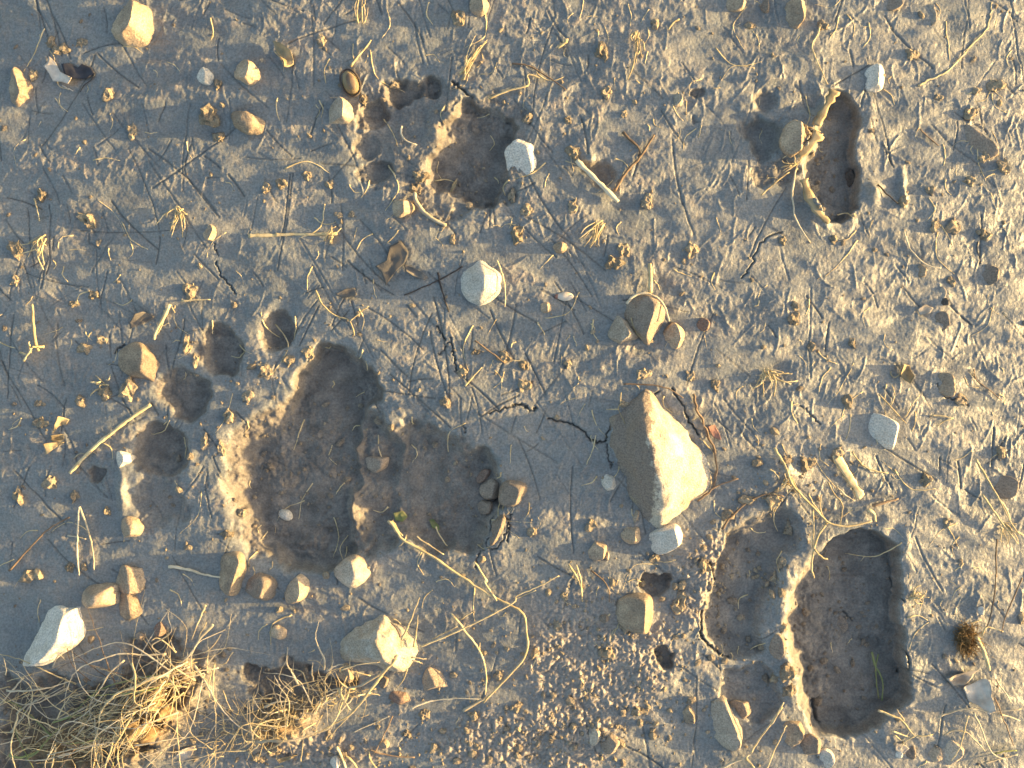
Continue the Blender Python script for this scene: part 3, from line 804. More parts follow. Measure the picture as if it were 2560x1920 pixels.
stone('tan stone wedged in the lowest toe print of the large print', q(9, (920, 1280), (960, 1180), (1060, 1200), (1110, 1270), (1040, 1330), (950, 1330)), 9, 'tan', rough=.07)
SOCK = [
 ('upright stone with bright right side at the lower left rim of the large print', q(13, (1740, 60), (1770, -40), (1840, -60), (1920, -30), (1960, 60), (1940, 180), (1880, 260), (1790, 250), (1750, 160)), 17, 'tan'),
 ('middle stone of three bedded under the large print', q(13, (1980, 220), (2020, 120), (2110, 110), (2210, 170), (2190, 290), (2110, 310), (2030, 290)), 12, 'grey'),
 ('right stone of three bedded under the large print, golden top', q(14, (205, 260), (260, 170), (320, 110), (400, 140), (410, 220), (370, 290), (270, 325), (215, 300)), 13, 'tan'),
 ('square pale stone bedded at the bottom of the large print', q(14, (630, 80), (700, 0), (770, -50), (850, -20), (910, 50), (900, 100), (830, 170), (770, 190), (700, 150)), 12, 'pale'),
 ('right one of two grey stones in the heel of the large print', q(10, (1985, 960), (2020, 880), (2110, 860), (2180, 890), (2190, 970), (2140, 1030), (2060, 1050), (1990, 1030)), 11, 'grey'),
 ('left one of two grey stones in the heel of the large print', q(10, (1820, 940), (1860, 870), (1930, 840), (1985, 870), (1980, 960), (1930, 1010), (1860, 1010)), 9, 'grey'),
]
for lb, poly, hh, mt in SOCK:
    stone(lb, poly, hh, mt, rough=.06, phrase=None)
LAND.append((640, 1460, 'the three stones bedded under the large print'))
stone('reddish flat stone above the two grey heel stones', q(10, (1790, 830), (1850, 780), (1930, 785), (1940, 820), (1860, 860), (1810, 880)), 6, 'red')
stone('pale pinkish stone below the two grey heel stones', q(10, (1800, 1080), (1850, 1030), (1930, 1060), (1920, 1120), (1840, 1140)), 6, 'grey')
stone('cracked mud-grey stone at the lower right of the heel print', q(10, (1930, 1200), (1980, 1140), (2020, 1180), (2010, 1270), (1980, 1380), (1910, 1370)), 6, 'grey')
stone('slanted grey stone at the centre of the large print', q(10, (830, 720), (900, 680), (980, 680), (1080, 690), (1050, 740), (980, 790), (920, 790)), 8, 'grey', rough=.04)
stone('small oval white pebble on the floor of the large print', E(698, 1297, 34, 24, 25), 4, 'white', name='pebble', cat='pebble', rough=.03, planes=[])
stone('small white pebble just left of the boulder', E(1521, 1204, 38, 40, -30), 6, 'white', name='pebble', cat='pebble', rough=.05)
stone('white stone touching the bottom tip of the boulder', q(11, (1145, 1370), (1150, 1290), (1220, 1240), (1310, 1220), (1390, 1260), (1415, 1300), (1350, 1390), (1290, 1440), (1200, 1450)), 17, 'white', rough=.05, phrase='the white stone under the boulder')
stone('brown block of stone left of the white stone under the boulder', E(1578, 1338, 52, 46), 10, 'tan')
stone('small upright stone chip below the boulder\'s lower left end', E(1591, 1292, 16, 34, 20), 7, 'tan')
stone('ochre stone with a chip beside it, below left of the boulder', E(1496, 1380, 46, 50), 12, 'tan', rough=.06)
stone('pale chip at the right of the ochre stone', E(1518, 1392, 14, 24), 6, 'pale', name='pebble', cat='pebble')
stone('big smooth stone with bright right rim between two dark holes', q(15, (860, 380), (920, 300), (1030, 275), (1110, 290), (1145, 350), (1140, 450), (1100, 545), (1030, 550), (930, 520), (870, 450)), 18, 'tan',
      planes=[(-4, 58, .98), (182, 33, 1.05)], rough=.04, phrase='the smooth stone between the dark holes')
stone('tall whitish stone near the bottom edge beside the lower right print', q(15, (1650, 1200), (1690, 1140), (1750, 1140), (1790, 1220), (1860, 1330), (1880, 1440), (1830, 1520), (1770, 1560), (1700, 1480), (1650, 1380)), 18, 'pale', rough=.08, phrase='the tall whitish stone')
stone('grey stone leaning on the tall whitish stone', q(15, (1800, 1180), (1870, 1150), (1950, 1180), (1955, 1260), (1890, 1300), (1840, 1270)), 11, 'grey')
stone('upright oval pebble, left of a pair near the bottom edge', E(1489, 1840, 28, 44), 8, 'pale', name='pebble', cat='pebble')
stone('leaning grey pebble, right of a pair near the bottom edge', E(1527, 1862, 44, 48, 30), 9, 'grey', name='pebble', cat='pebble')
stone('small grey pebble left of the big smooth stone', E(1510, 1545, 22, 22), 5, 'grey', name='pebble', cat='pebble')
stone('square tan stone in crumbly soil above the tall whitish stone', E(1726, 1791, 36, 42), 8, 'tan')
stone('round stone set in the sunlit ridge of the lower right print', E(1948, 1619, 38, 60), 9, 'grey', rough=.05)
stone('crumbly ochre stone under the lower right print', E(1988, 1838, 52, 60), 11, 'tan', rough=.13)
stone('rounded grey stone below the lower right print near the bottom edge', E(2034, 1872, 52, 54), 12, 'grey', rough=.05)
stone('white-tipped stone at the bottom edge below the lower right print', E(2072, 1906, 42, 44), 9, 'white')
stone('pale slab at the bottom right corner among grass stems', q(16, (1600, 1590), (1660, 1500), (1720, 1480), (1790, 1560), (1780, 1640), (1680, 1680), (1610, 1660)), 13, 'pale', rough=.05)
stone('brown stone left of the pale slab at the bottom right', q(16, (1480, 1600), (1520, 1540), (1600, 1560), (1600, 1640), (1520, 1660)), 9, 'tan')
stone('white oval pebble at the bottom edge, right', E(2258, 1896, 24, 22), 6, 'white', name='pebble', cat='pebble')
stone('grey pebble beside the white oval pebble at the bottom edge', E(2290, 1890, 30, 34), 7, 'grey', name='pebble', cat='pebble')
stone('small white pebble hanging by a twig shadow at the right', E(2473, 1539, 18, 26), 7, 'white', name='pebble', cat='pebble')
stone('small triangular stone on the floor of the lower right print', q(16, (760, 470), (880, 550), (820, 640), (790, 560)), 6, 'grey')
stone('large white wedge stone at the lower left above the dry grass', q(13, (80, 850), (70, 780), (150, 670), (220, 570), (260, 480), (340, 430), (450, 440), (560, 440), (575, 560), (540, 660), (400, 770), (280, 840), (160, 855)), 21, 'white',
      planes=[(15, 50, 1.06), (150, 46, 1.06)], rough=.08, flat=.6, edge=.1, seed=12, phrase='the large white wedge stone')
stone('smooth two-toned stone at the lower left beside two ochre blocks', q(13, (550, 340), (600, 260), (700, 200), (830, 210), (890, 240), (890, 340), (820, 370), (720, 410), (610, 405)), 15, 'tan', rough=.05, phrase='the smooth two-toned stone')
stone('square ochre block, upper of two at the lower left', q(13, (870, 180), (930, 60), (1000, 70), (1110, 100), (1080, 230), (1020, 270), (900, 240)), 13, 'tan', rough=.1, planes=[(20, 30, 1.0), (180, 30, 1.1)])
stone('ochre block, lower of two at the lower left', q(13, (900, 350), (940, 280), (1050, 300), (1110, 380), (1090, 430), (980, 490), (920, 440)), 12, 'tan', rough=.1, planes=[(20, 30, 1.0), (180, 30, 1.1)])
stone('brown pebble above the dry grass clump', E(386, 1583, 34, 34), 7, 'red', name='pebble', cat='pebble', rough=.04)
stone('half-sunk pebble between the white wedge stone and brown pebble', E(332, 1601, 28, 20), 5, 'grey', name='pebble', cat='pebble')
stone('big white and ochre stone with grass blades across it', q(14, (700, 690), (760, 610), (880, 520), (1000, 460), (1080, 500), (1180, 560), (1250, 600), (1295, 680), (1240, 790), (1150, 880), (1050, 860), (870, 860), (720, 800)), 27, 'boulder',
      planes=[(-10, 44, 1.0), (195, 34, 1.05), (255, 56, 1.0), (120, 58, 1.0), (40, 50, 1.0)], rough=.11, flat=.65, seed=21, phrase='the grass-crossed white stone')
stone('triangular half-lit stone right of the dry grass', q(14, (1345, 1000), (1395, 880), (1460, 890), (1560, 960), (1600, 1020), (1500, 1030), (1350, 1050)), 14, 'tan',
      planes=[(35, 34, 1.0), (190, 32, 1.0), (280, 60, 1.0)], rough=.05, phrase='the triangular half-lit stone')
stone('flat reddish stone left of the triangular half-lit stone', q(14, (1080, 1080), (1150, 1040), (1230, 1070), (1250, 1120), (1180, 1150), (1110, 1120)), 6, 'red', rough=.04)
stone('grey pebble under the grass-crossed white stone', E(958, 1708, 24, 28), 6, 'grey', name='pebble', cat='pebble')
stone('tan pebble near the bottom edge below the flat reddish stone', E(958, 1864, 26, 22), 6, 'tan', name='pebble', cat='pebble')
stone('white square pebble at the bottom edge, left of centre', E(836, 1910, 26, 30), 7, 'white', name='pebble', cat='pebble')
stone('faint buried pebble above the grass-crossed white stone, left', E(693, 1585, 40, 34), 5, 'tan', name='pebble', cat='pebble')
stone('dark brown stone under the left end of the grass-crossed stone', E(862, 1690, 40, 44), 7, 'tan')

stone('rounded mud-brown stone in the middle of the upper right print', E(1986, 344, 58, 76, 10), 15, 'tan', rough=.09, planes=[(0, 56, .98), (180, 30, 1.1)])
for (u, v, ph) in [(700, 1120, 'the large print'), (1165, 390, 'the top print'), (2075, 400, 'the upper right print'), (2130, 1570, 'the lower right print'),
                   (1492, 425, 'the dark claw hollow'), (1640, 1460, 'the upper dark hole')]:
    LAND.append((u, v, ph))

# ================================================================== TWIGS AND STRAWS
T = stalk
T('thick pale broken stick lying across the dark claw hollow', q(3, (520, 1310), (690, 1480), (860, 1650)), 13, 'pale_straw', 'stick', 'stick', taper=.85, lift=.003, stiff=.05, sides=10, phrase='the thick pale stick')
T('forked brown twig beside the thick pale stick', q(3, (830, 1560), (930, 1400), (1040, 1280), (1150, 1110)), 8, 'twig', 'twig', 'twig', branches=[(q(3, (900, 1080), (960, 1150), (1030, 1210), (1035, 1285)), 7)], lift=.001, taper=.7, phrase='the forked brown twig')
T('long thin twig curving to the top right corner', q(4, (1390, 670), (1480, 620), (1600, 570), (1720, 460), (1850, 320), (1960, 190), (2000, 60), (2005, -20)), 5, 'straw', 'twig', 'twig', kink=1.2)
T('pale twig reaching right from the top print', q(2, (1890, 800), (2050, 740), (2212, 700)) + q(3, (130, 610), (270, 650)), 6, 'straw', 'twig', 'twig', lift=.0015, phrase='the pale twig by the top print')
T('twig forking upward beside the pale twig of the top print', q(3, (0, 520), (140, 540), (310, 640), (440, 740)), 4.5, 'twig', 'twig', 'twig', lift=.001)
T('small hooked pale rootlet between two toes of the top print', q(2, (1185, 1020), (1180, 1090), (1230, 1150), (1310, 1178)), 5, 'pale_straw', 'rootlet', 'root', lift=.001)
T('pale curved root below the top print', q(6, (1290, 40), (1310, 120), (1400, 230), (1550, 310)), 9, 'pale_straw', 'root', 'root', taper=1.0, lift=.001)
T('short straight straw above the curled seed shell', q(2, (770, 540), (850, 430), (935, 320)), 6, 'straw')
T('long flat straw lying level, left of centre', q(5, (2010, 380), (2212, 375)) + q(6, (200, 370), (650, 365)), 9, 'straw', flat=.4, taper=.8, stiff=.03, phrase='the long flat straw')
T('long reed running down to the left beside the outer toe print', q(9, (500, 805), (700, 600), (860, 470), (1030, 340), (1190, 235)), 9, 'straw', 'reed', 'straw', flat=.6, taper=1.1, lift=.002, phrase='the long reed')
T('pale reed tip curling at the lower end of the long reed', q(9, (525, 690), (580, 640), (650, 650), (700, 630), (735, 660)), 3, 'pale_straw')
T('brown reed slanting to the left edge, lower left', q(9, (-20, 1620), (150, 1430), (320, 1270), (490, 1170)), 6, 'twig', 'reed', 'straw', lift=.002, phrase='the brown reed')
T('upright pale straw, left leg of a V at the lower left', q(9, (592, 1080), (575, 1250), (575, 1450), (585, 1645)), 6, 'pale_straw', lift=[.004, .002, .001])
T('upright pale straw, right leg of a V at the lower left', q(9, (592, 1080), (640, 1210), (685, 1350), (710, 1480), (715, 1600)), 6, 'pale_straw', lift=[.004, .002, .001])
T('short grey straw crossing the V of pale straws', q(9, (470, 1325), (550, 1335), (630, 1350)), 4, 'pale_straw')
T('flat pale straw pointing at the upright stone, lower left', q(9, (1330, 1570), (1500, 1590), (1650, 1630), (1850, 1655)), 8, 'pale_straw', flat=.5, taper=.5, lift=.001)
T('dry upright sprout with roots near the left edge', q(5, (222, 935), (215, 1060), (222, 1200), (240, 1320)), 6, 'straw', 'sprout', 'straw', lift=[.010, .006, .002], taper=1.6,
  branches=[(q(5, (235, 1290), (170, 1350), (80, 1330)), 3.5), (q(5, (230, 1300), (150, 1370), (110, 1400)), 3.5), (q(5, (235, 1290), (290, 1285)), 5), (q(5, (205, 1250), (170, 1330)), 4)], phrase='the dry sprout')
T('thin angled twig left of the white faceted stone', q(6, (480, 830), (540, 950), (650, 1040), (760, 1080), (800, 1200)), 5, 'straw', 'twig', 'twig', lift=.002, branches=[(q(6, (760, 1085), (840, 1020), (920, 960)), 4)], phrase='the thin angled twig')
T('dark twig crossing behind the white faceted stone', q(6, (1680, 640), (1560, 710), (1400, 790), (1200, 870)), 4.5, 'darktwig', 'twig', 'twig')
T('dark stem under the dark twig near the white faceted stone', q(6, (1480, 690), (1500, 790), (1530, 890), (1570, 1010)), 5, 'darktwig', 'stem', 'twig', taper=.5)
T('thin brown twig standing right of the white faceted stone', q(6, (1960, 590), (2000, 690), (2025, 820), (2025, 970)), 4, 'straw', 'twig', 'twig', lift=.003)
T('straight twig pointing to a mud crumb below the white faceted stone', q(6, (1780, 1240), (1900, 1330), (2030, 1430)), 5, 'twig', 'twig', 'twig', lift=.0015)
T('short pale straw below the straight twig', q(6, (1700, 1610), (1760, 1540), (1840, 1460)), 4.5, 'straw', lift=.001)
T('straws crossing the grey stone of the three-stone cluster', q(7, (1020, 1050), (1050, 1160), (1140, 1250)), 3.5, 'straw', lift=.004, branches=[(q(7, (960, 1060), (1000, 1180), (1080, 1240), (1140, 1255)), 3.5)])
T('pale root curved round the top of the root-ringed stone', q(7, (920, 950), (990, 880), (1080, 865), (1180, 910), (1230, 990), (1262, 1090)), 7, 'pale_straw', 'root', 'root', lift=.007, stiff=.05)
T('upright straw stem above the root-ringed stone', q(7, (1110, 620), (1115, 720), (1115, 860)), 9, 'straw', 'stem', 'straw', lift=[.006, .004, .006], taper=1.3)
T('curved straw above two touching pebbles, right side', q(8, (1250, 340), (1300, 470), (1380, 570), (1480, 630), (1570, 645)), 4, 'pale_straw', lift=.002, phrase='the curved straw')
T('straw trailing down from the upper right print', q(4, (360, 1370), (335, 1500), (325, 1600)) + q(8, (330, 130), (345, 240), (400, 340), (470, 440)), 5, 'pale_straw', lift=.003, phrase='the trailing straw')
T('thin brown straw slanting into the upper right print from the left', q(4, (60, 1600), (170, 1500), (300, 1400)), 4, 'straw', lift=.003)
T('short dark twig right of the upper right print, upper', q(4, (1400, 1030), (1470, 1100), (1550, 1165)), 5, 'twig', 'twig', 'twig', lift=.001)
T('short dark twig leaving the upper right print, lower', q(4, (1030, 1500), (1120, 1580), (1210, 1650)), 5, 'darktwig', 'twig', 'twig', lift=.001)
T('thin twig lying over the top of the boulder', q(11, (900, 65), (1080, 70), (1250, 100), (1380, 178)), 4.5, 'twig', 'twig', 'twig', lift=.003, stiff=.04, phrase='the twig on the boulder')
T('pale forked straw at the upper left of the boulder', q(11, (880, 130), (875, 220), (860, 270), (920, 400)), 3, 'straw', lift=.002, branches=[(q(11, (860, 268), (760, 270)), 3)])
T('brown root running down along the right side of the boulder', q(11, (1470, 150), (1500, 280), (1570, 420), (1640, 600), (1660, 800), (1620, 920), (1500, 1020)), 7, 'twig', 'root', 'root', kink=1.5, lift=.001)
T('twig branching right from the boulder\'s lower right', q(11, (1600, 930), (1700, 880), (1840, 830)), 5, 'twig', 'twig', 'twig', lift=.002)
T('root arching along the top rim of the lower right print', q(11, (1700, 1240), (1800, 1120), (1950, 1000), (2060, 960), (2200, 980)), 6, 'twig', 'root', 'root', lift=.002, kink=1)
T('broad splintered straw strip right of the lower right print\'s rim', q(12, (680, 640), (760, 760), (850, 900), (910, 990)), 20, 'straw', 'straw_strip', 'straw', flat=.12, bumpy=.35, taper=.9, lift=.001, phrase='the splintered straw strip')
T('short curved straw above the splintered strip', q(12, (700, 905), (770, 970), (850, 1020)), 4.5, 'pale_straw', lift=.001)
T('long straw stem running into the lower right print', q(12, (160, 580), (240, 720), (300, 870), (400, 980), (520, 1100), (620, 1190), (780, 1220), (980, 1180)), 7, 'straw', 'stem', 'straw', lift=.003,
  branches=[(q(12, (590, 1170), (550, 1060), (565, 960)), 4), (q(12, (610, 1190), (540, 1280), (490, 1400), (480, 1560), (505, 1640)), 6), (q(12, (500, 1090), (495, 1250), (480, 1390)), 4), (q(12, (490, 1400), (560, 1470), (610, 1485)), 6), (q(12, (450, 950), (500, 1040), (560, 1120)), 3.5)], phrase='the long straw stem')
T('thin twisted straw right of the long straw stem', q(12, (620, 860), (680, 970), (745, 1050), (730, 1180), (720, 1240)), 4, 'straw', lift=.002, branches=[(q(12, (745, 1150), (830, 1090)), 3)])
T('short grey stick below the splintered straw strip', q(12, (990, 1060), (1100, 1030), (1210, 1005)), 8, 'twig', 'stick', 'stick', lift=.002)
T('small curled dead bud under the short grey stick', q(12, (950, 1090), (1000, 1120), (1020, 1190)), 9, 'straw', 'bud', 'bud', lift=.002)
T('grass stem slanting off the right edge, upper', q(12, (1840, 680), (1930, 830), (2030, 1000), (2120, 1160), (2212, 1300)), 6, 'straw', 'dry_grass', 'grass', lift=.006, branches=[(q(12, (2040, 1010), (2100, 1090), (2140, 1180)), 5)], phrase='the slanting grass stem')
T('grass stem slanting off the right edge, lower', q(12, (1900, 970), (1990, 1100), (2100, 1240), (2212, 1380)), 5, 'straw', 'dry_grass', 'grass', lift=.005)
T('thin stem rising beside the root ball at the right', q(12, (2030, 1340), (2015, 1500), (2015, 1640)) + q(16, (2005, 100), (1980, 320), (1950, 480), (1900, 570)), 5, 'twig', 'stem', 'twig', lift=.005)
T('dark-shadowed twig at the right edge by the root ball', q(16, (2212, 120), (2130, 290), (2080, 420), (2040, 570)), 5, 'twig', 'twig', 'twig', lift=.007)
T('forked stalk lying across the heel of the large print', q(10, (1070, 1180), (1130, 1240), (1200, 1340), (1400, 1440), (1560, 1550), (1700, 1640)) + q(14, (1780, 170), (1910, 250), (2040, 310), (2180, 400), (2200, 560), (2205, 700), (2100, 850), (1980, 970), (1850, 1120)), 8, 'straw', 'stalk', 'straw', lift=.003, kink=1.0,
  branches=[(q(10, (1100, 1180), (1140, 1240), (1190, 1310)), 5), (q(10, (1300, 1300), (1400, 1370), (1530, 1450)), 4), (q(10, (1450, 1240), (1500, 1330), (1550, 1400)), 4)], phrase='the forked stalk')
T('short straight straw joining the forked stalk from above', q(10, (1780, 1500), (1880, 1660)) + q(14, (1860, 130), (1960, 290)), 5.5, 'straw', lift=.004)
T('long thin straw from the grass-crossed stone to the upper right', q(14, (1340, 655), (1500, 590), (1680, 510), (1940, 380), (2100, 290)) + q(15, (40, 240), (200, 170), (380, 75)), 4.5, 'straw', lift=.006, stiff=.05, branches=[(q(14, (1440, 590), (1540, 540), (1640, 490)), 3)], phrase='the long thin straw')
T('bent brown stem hanging below the long thin straw', q(14, (1590, 390), (1670, 490), (1760, 610), (1820, 700), (1870, 850), (1865, 1050)), 6, 'straw', 'stem', 'straw', lift=.003, branches=[(q(14, (1670, 440), (1700, 420), (1760, 380)), 3.5), (q(14, (1810, 720), (1825, 630)), 4)])
T('pale arched straw ending under the triangular half-lit stone', q(14, (1260, 1170), (1350, 1130), (1450, 1105), (1640, 1085), (1830, 1088)), 5, 'pale_straw', lift=.003)
T('grey frayed straw end at the foot of the bent brown stem', q(14, (1680, 1200), (1760, 1150), (1880, 1080)), 8, 'pale_straw', flat=.4, lift=.001)
T('thin reddish straw leading down to the bottom edge, centre', q(14, (1110, 1240), (1060, 1350), (1010, 1450), (960, 1540)), 3.5, 'twig', lift=.002)
T('low straw curving left of the thin reddish straw', q(14, (1080, 1245), (980, 1290), (880, 1330), (780, 1380)), 3.5, 'pale_straw', lift=.001)
T('brown straw lying level near the bottom edge, centre', q(14, (930, 1510), (1060, 1550), (1290, 1575)), 5, 'twig', lift=.001)
T('hooked straw end at the bottom edge, centre', q(14, (920, 1520), (930, 1580), (980, 1659)), 5, 'straw', lift=.002)
T('pale straw stub at the bottom edge, left one of two', q(14, (660, 1480), (700, 1560), (740, 1670)), 8, 'straw', lift=.002)
T('pale straw stub at the bottom edge, right one of two', q(14, (730, 1555), (780, 1590), (830, 1670)), 8, 'straw', lift=.002)
T('straw standing between the soil and the forked stalk', q(15, (460, 0), (530, 110), (560, 200), (570, 300)), 6, 'straw', lift=.002, branches=[(q(15, (520, 0), (555, 120), (570, 220)), 5)])
T('thin curved straw right of the doubled straw, lower centre', q(15, (640, 50), (740, 130), (785, 210), (790, 300)), 4, 'twig', lift=.001)
T('long straw rising from the bottom edge by the tall whitish stone', q(15, (1930, 1520), (2050, 1330), (2180, 1150)) + q(16, (140, 1280), (245, 1110)), 5, 'straw', lift=.006, phrase='the straw by the tall whitish stone')
T('thin straw at the bottom edge below the lower right print', q(16, (100, 1659), (180, 1470), (260, 1290)), 4.5, 'straw', lift=.005)
T('thick pale straw slanting along the bottom edge', q(15, (1680, 1659), (1800, 1600), (1930, 1540)), 8, 'pale_straw', lift=.003)
T('short straw splinter at the bottom edge near the thick pale straw', q(15, (1890, 1560), (1930, 1610), (1970, 1660)), 8, 'straw', lift=.003)
T('tan twig lying below the lower right print', q(16, (1050, 1210), (1150, 1250), (1240, 1290), (1340, 1410), (1490, 1400)), 6, 'straw', 'twig', 'twig', lift=.003,
  branches=[(q(16, (1150, 1370), (1230, 1400), (1300, 1420)), 5), (q(16, (1340, 1410), (1260, 1460), (1220, 1510)), 4), (q(16, (1260, 1290), (1200, 1200)), 3.5), (q(16, (1170, 1400), (1240, 1450), (1300, 1360)), 4)], phrase='the tan twig below the lower right print')
T('green grass blade bent over the floor of the lower right print', q(16, (1048, 770), (1075, 880), (1120, 960), (1150, 1060), (1140, 1180)), 6, 'green', 'green_grass', 'grass', lift=.004, branches=[(q(16, (1105, 790), (1080, 880), (1085, 1020), (1110, 1160)), 5)])
T('pale straw running level under the white torn leaf', q(16, (1530, 1260), (1640, 1220), (1780, 1185), (1960, 1220), (2060, 1210), (2212, 1195)), 5.5, 'pale_straw', lift=.005, phrase='the level straw under the white leaf')
T('arched grey straw at the bottom right', q(16, (1560, 1400), (1640, 1360), (1740, 1370), (1820, 1440), (1900, 1530)), 5, 'pale_straw', lift=.006)
T('straw slanting down across the pale slab, bottom right', q(16, (1760, 1230), (1720, 1350), (1680, 1480), (1620, 1600)), 4.5, 'straw', lift=.008)
T('straw slanting down right from the white torn leaf', q(16, (1820, 1220), (1880, 1350), (1920, 1460), (1990, 1570), (2090, 1610)), 5, 'pale_straw', lift=.005)
T('thin straw at the right edge below the white torn leaf', q(16, (1990, 1100), (2050, 1230), (2110, 1380), (2160, 1500)), 4.5, 'twig', lift=.005)
T('pale straw reaching the right edge below the white torn leaf', q(16, (2030, 1240), (2110, 1260), (2212, 1300)), 6, 'pale_straw', lift=.004)
T('pale straw across the bottom right corner', q(16, (1920, 1650), (2060, 1620), (2212, 1590)), 6, 'pale_straw', lift=.004)
T('green blade at the bottom right corner', q(16, (2020, 1575), (2110, 1560), (2212, 1560)), 6, 'green', 'green_grass', 'grass', lift=.003)
T('thin grey straw right of the white torn leaf', q(16, (2020, 960), (2080, 1050), (2140, 1150)), 4.5, 'pale_straw', lift=.003)
T('thin twig curving near the right edge, above mid-height', q(8, (1860, 1470), (1880, 1560), (1990, 1650), (2080, 1730)), 4, 'twig', 'twig', 'twig', lift=.001)
T('dark thread of root at the right, above the mud lump', q(8, (1900, 420), (1895, 500), (1920, 600)), 3, 'darktwig', 'rootlet', 'root')
T('pale straw slivers fanning above the pale slanted stone', q(12, (1040, 150), (1130, 240), (1220, 330), (1270, 390)), 4, 'straw', lift=.002, branches=[(q(12, (1260, 340), (1320, 230), (1380, 150)), 3.5), (q(12, (1140, 240), (1170, 160), (1150, 70)), 3.5)])
T('short straw pair right of the pale slanted stone', q(12, (1490, 320), (1580, 330), (1670, 345)), 4, 'straw', lift=.001, branches=[(q(12, (1540, 410), (1600, 370), (1660, 350)), 3.5)])
T('curved straw between pale slanted stone and splintered strip', q(12, (820, 620), (900, 720), (1010, 775), (1130, 795)), 5, 'straw', lift=.001)
T('slim straw standing above the straw-tufted left half', q(5, (185, 50), (205, 140), (225, 240)), 4.5, 'straw', lift=.001)
T('straw lying above the innermost toe of the large print', q(5, (1450, 915), (1560, 905), (1690, 900)), 5, 'straw', lift=.002)
T('fibrous straw bundle sloping above the half-lit stone', q(5, (1360, 940), (1300, 1060), (1240, 1150), (1215, 1230)), 10, 'straw', 'straw_bundle', 'straw', lift=.002, flat=.6, taper=.6,
  branches=[(q(5, (1310, 990), (1290, 1100), (1220, 1220)), 4), (q(5, (1370, 960), (1400, 1010)), 4)])
T('yellow bent straw near the top edge, centre', q(3, (440, 330), (420, 365), (370, 400)), 10, 'straw', flat=.6, lift=.002)
T('thin arc of straw near the top edge, right of centre', q(3, (1355, 160), (1300, 200), (1270, 250)), 5, 'straw', lift=.001)
T('long thin straw standing near the top, right of centre', q(3, (1010, 260), (1005, 400), (980, 540), (940, 650)), 4.5, 'straw', lift=.001)
T('thin straw near the ragged golden stone', q(4, (560, 190), (540, 270), (490, 370), (530, 490), (620, 680)), 4.5, 'straw', lift=.001)
T('short light straw pair near the upper left pebbles', q(1, (1690, 120), (1710, 240), (1690, 300)), 4, 'straw', lift=.001)

T('golden strip of peeled bark on the left rim of the upper right print, uppermost', q(4, (640, 765), (570, 900), (490, 1050)), 24, 'leaf_tan', 'bark_strip', 'bark', flat=.14, bumpy=.45, taper=.7, lift=.002, stiff=.05)
T('golden strip of peeled bark below the rounded stone of the upper right print', q(4, (520, 1110), (430, 1220), (350, 1300)), 24, 'leaf_tan', 'bark_strip', 'bark', flat=.14, bumpy=.45, taper=.8, lift=.002, stiff=.05)
T('golden strip of peeled bark at the lower left of the upper right print', q(8, (400, -60), (450, 100), (530, 220), (610, 290)), 22, 'leaf_tan', 'bark_strip', 'bark', flat=.14, bumpy=.45, taper=.7, lift=.002, stiff=.05)
# straw tufts ----------------------------------------------------
def tuft(label, uv, n, Lr, ang, spread, w=4, mat='straw', lift=.004, name='straw_tuft', seed=0, extra=()):
    rs = random.Random(seed + int(uv[0]))
    e = bpy.data.objects.new(name, None)
    e.empty_display_size = 0.01
    base = np.array([X(uv[0]), Y(uv[1]), float(hz(X(uv[0]), Y(uv[1])))])
    e.location = base
    link(e, label, 'straw')
    for i in range(n):
        a = math.radians(ang + rs.uniform(-spread, spread)); L = rs.uniform(*Lr)
        s = (uv[0] + rs.uniform(-12, 12), uv[1] + rs.uniform(-12, 12))
        m = (s[0] + math.cos(a) * L * .5 + rs.uniform(-8, 8), s[1] + math.sin(a) * L * .5 + rs.uniform(-8, 8))
        t = (s[0] + math.cos(a) * L, s[1] + math.sin(a) * L)
        v, f = stalk_geo([s, m, t], w * rs.uniform(.6, 1.2), lift=[.001, lift * rs.uniform(.3, 1.2), lift * rs.uniform(.1, 1)], taper=.5, flat=.7, seed=i)
        link(bpy.data.objects.new('blade', mesh_of('blade', v - base, f, mat)), parent=e)
    LAND.append((uv[0], uv[1], 'a straw tuft'))
    return e
tuft('tangled golden straw tuft beside the conical tan stone', (440, 520), 14, (25, 70), 80, 60, 4.5)
tuft('dry straw clump by the left edge, level with the long flat straw', (80, 590), 12, (25, 80), 110, 50, 4.5)
tuft('tiny golden straw tuft above the long reed', (243, 958), 8, (15, 40), 60, 170, 5)
tuft('small frayed straw tuft at the right end of the long flat straw', (815, 600), 8, (18, 46), 280, 60, 3.5)
tuft('brown straw tuft right of the three-stone cluster', (1915, 930), 14, (25, 75), 70, 70, 4.5)
tuft('straw tuft under the upper right print where straws cross', (1988, 412), 9, (18, 50), 200, 170, 4)
tuft('fan of pale straws near the top edge, centre', (1160, 190), 9, (50, 110), 300, 14, 4)
tuft('upright straws near the top edge, left of centre', (900, 55), 7, (35, 70), 270, 22, 4)
tuft('small straw tuft standing near the top, above the forked twig', (1588, 90), 8, (20, 60), 90, 40, 4)
tuft('straw fan below the thick pale stick', (1500, 560), 12, (35, 80), 120, 28, 3.5)
tuft('small straw spray right of the lower right print', (2290, 1500), 10, (15, 38), 320, 80, 4.5)
tuft('straw spray on the sunlit rim above the lower right print', (1965, 1190), 12, (20, 60), 100, 70, 4)
tuft('dry straw tuft at the lower right by the slanting grass stem', (2530, 1320), 9, (25, 60), 60, 60, 4.5)

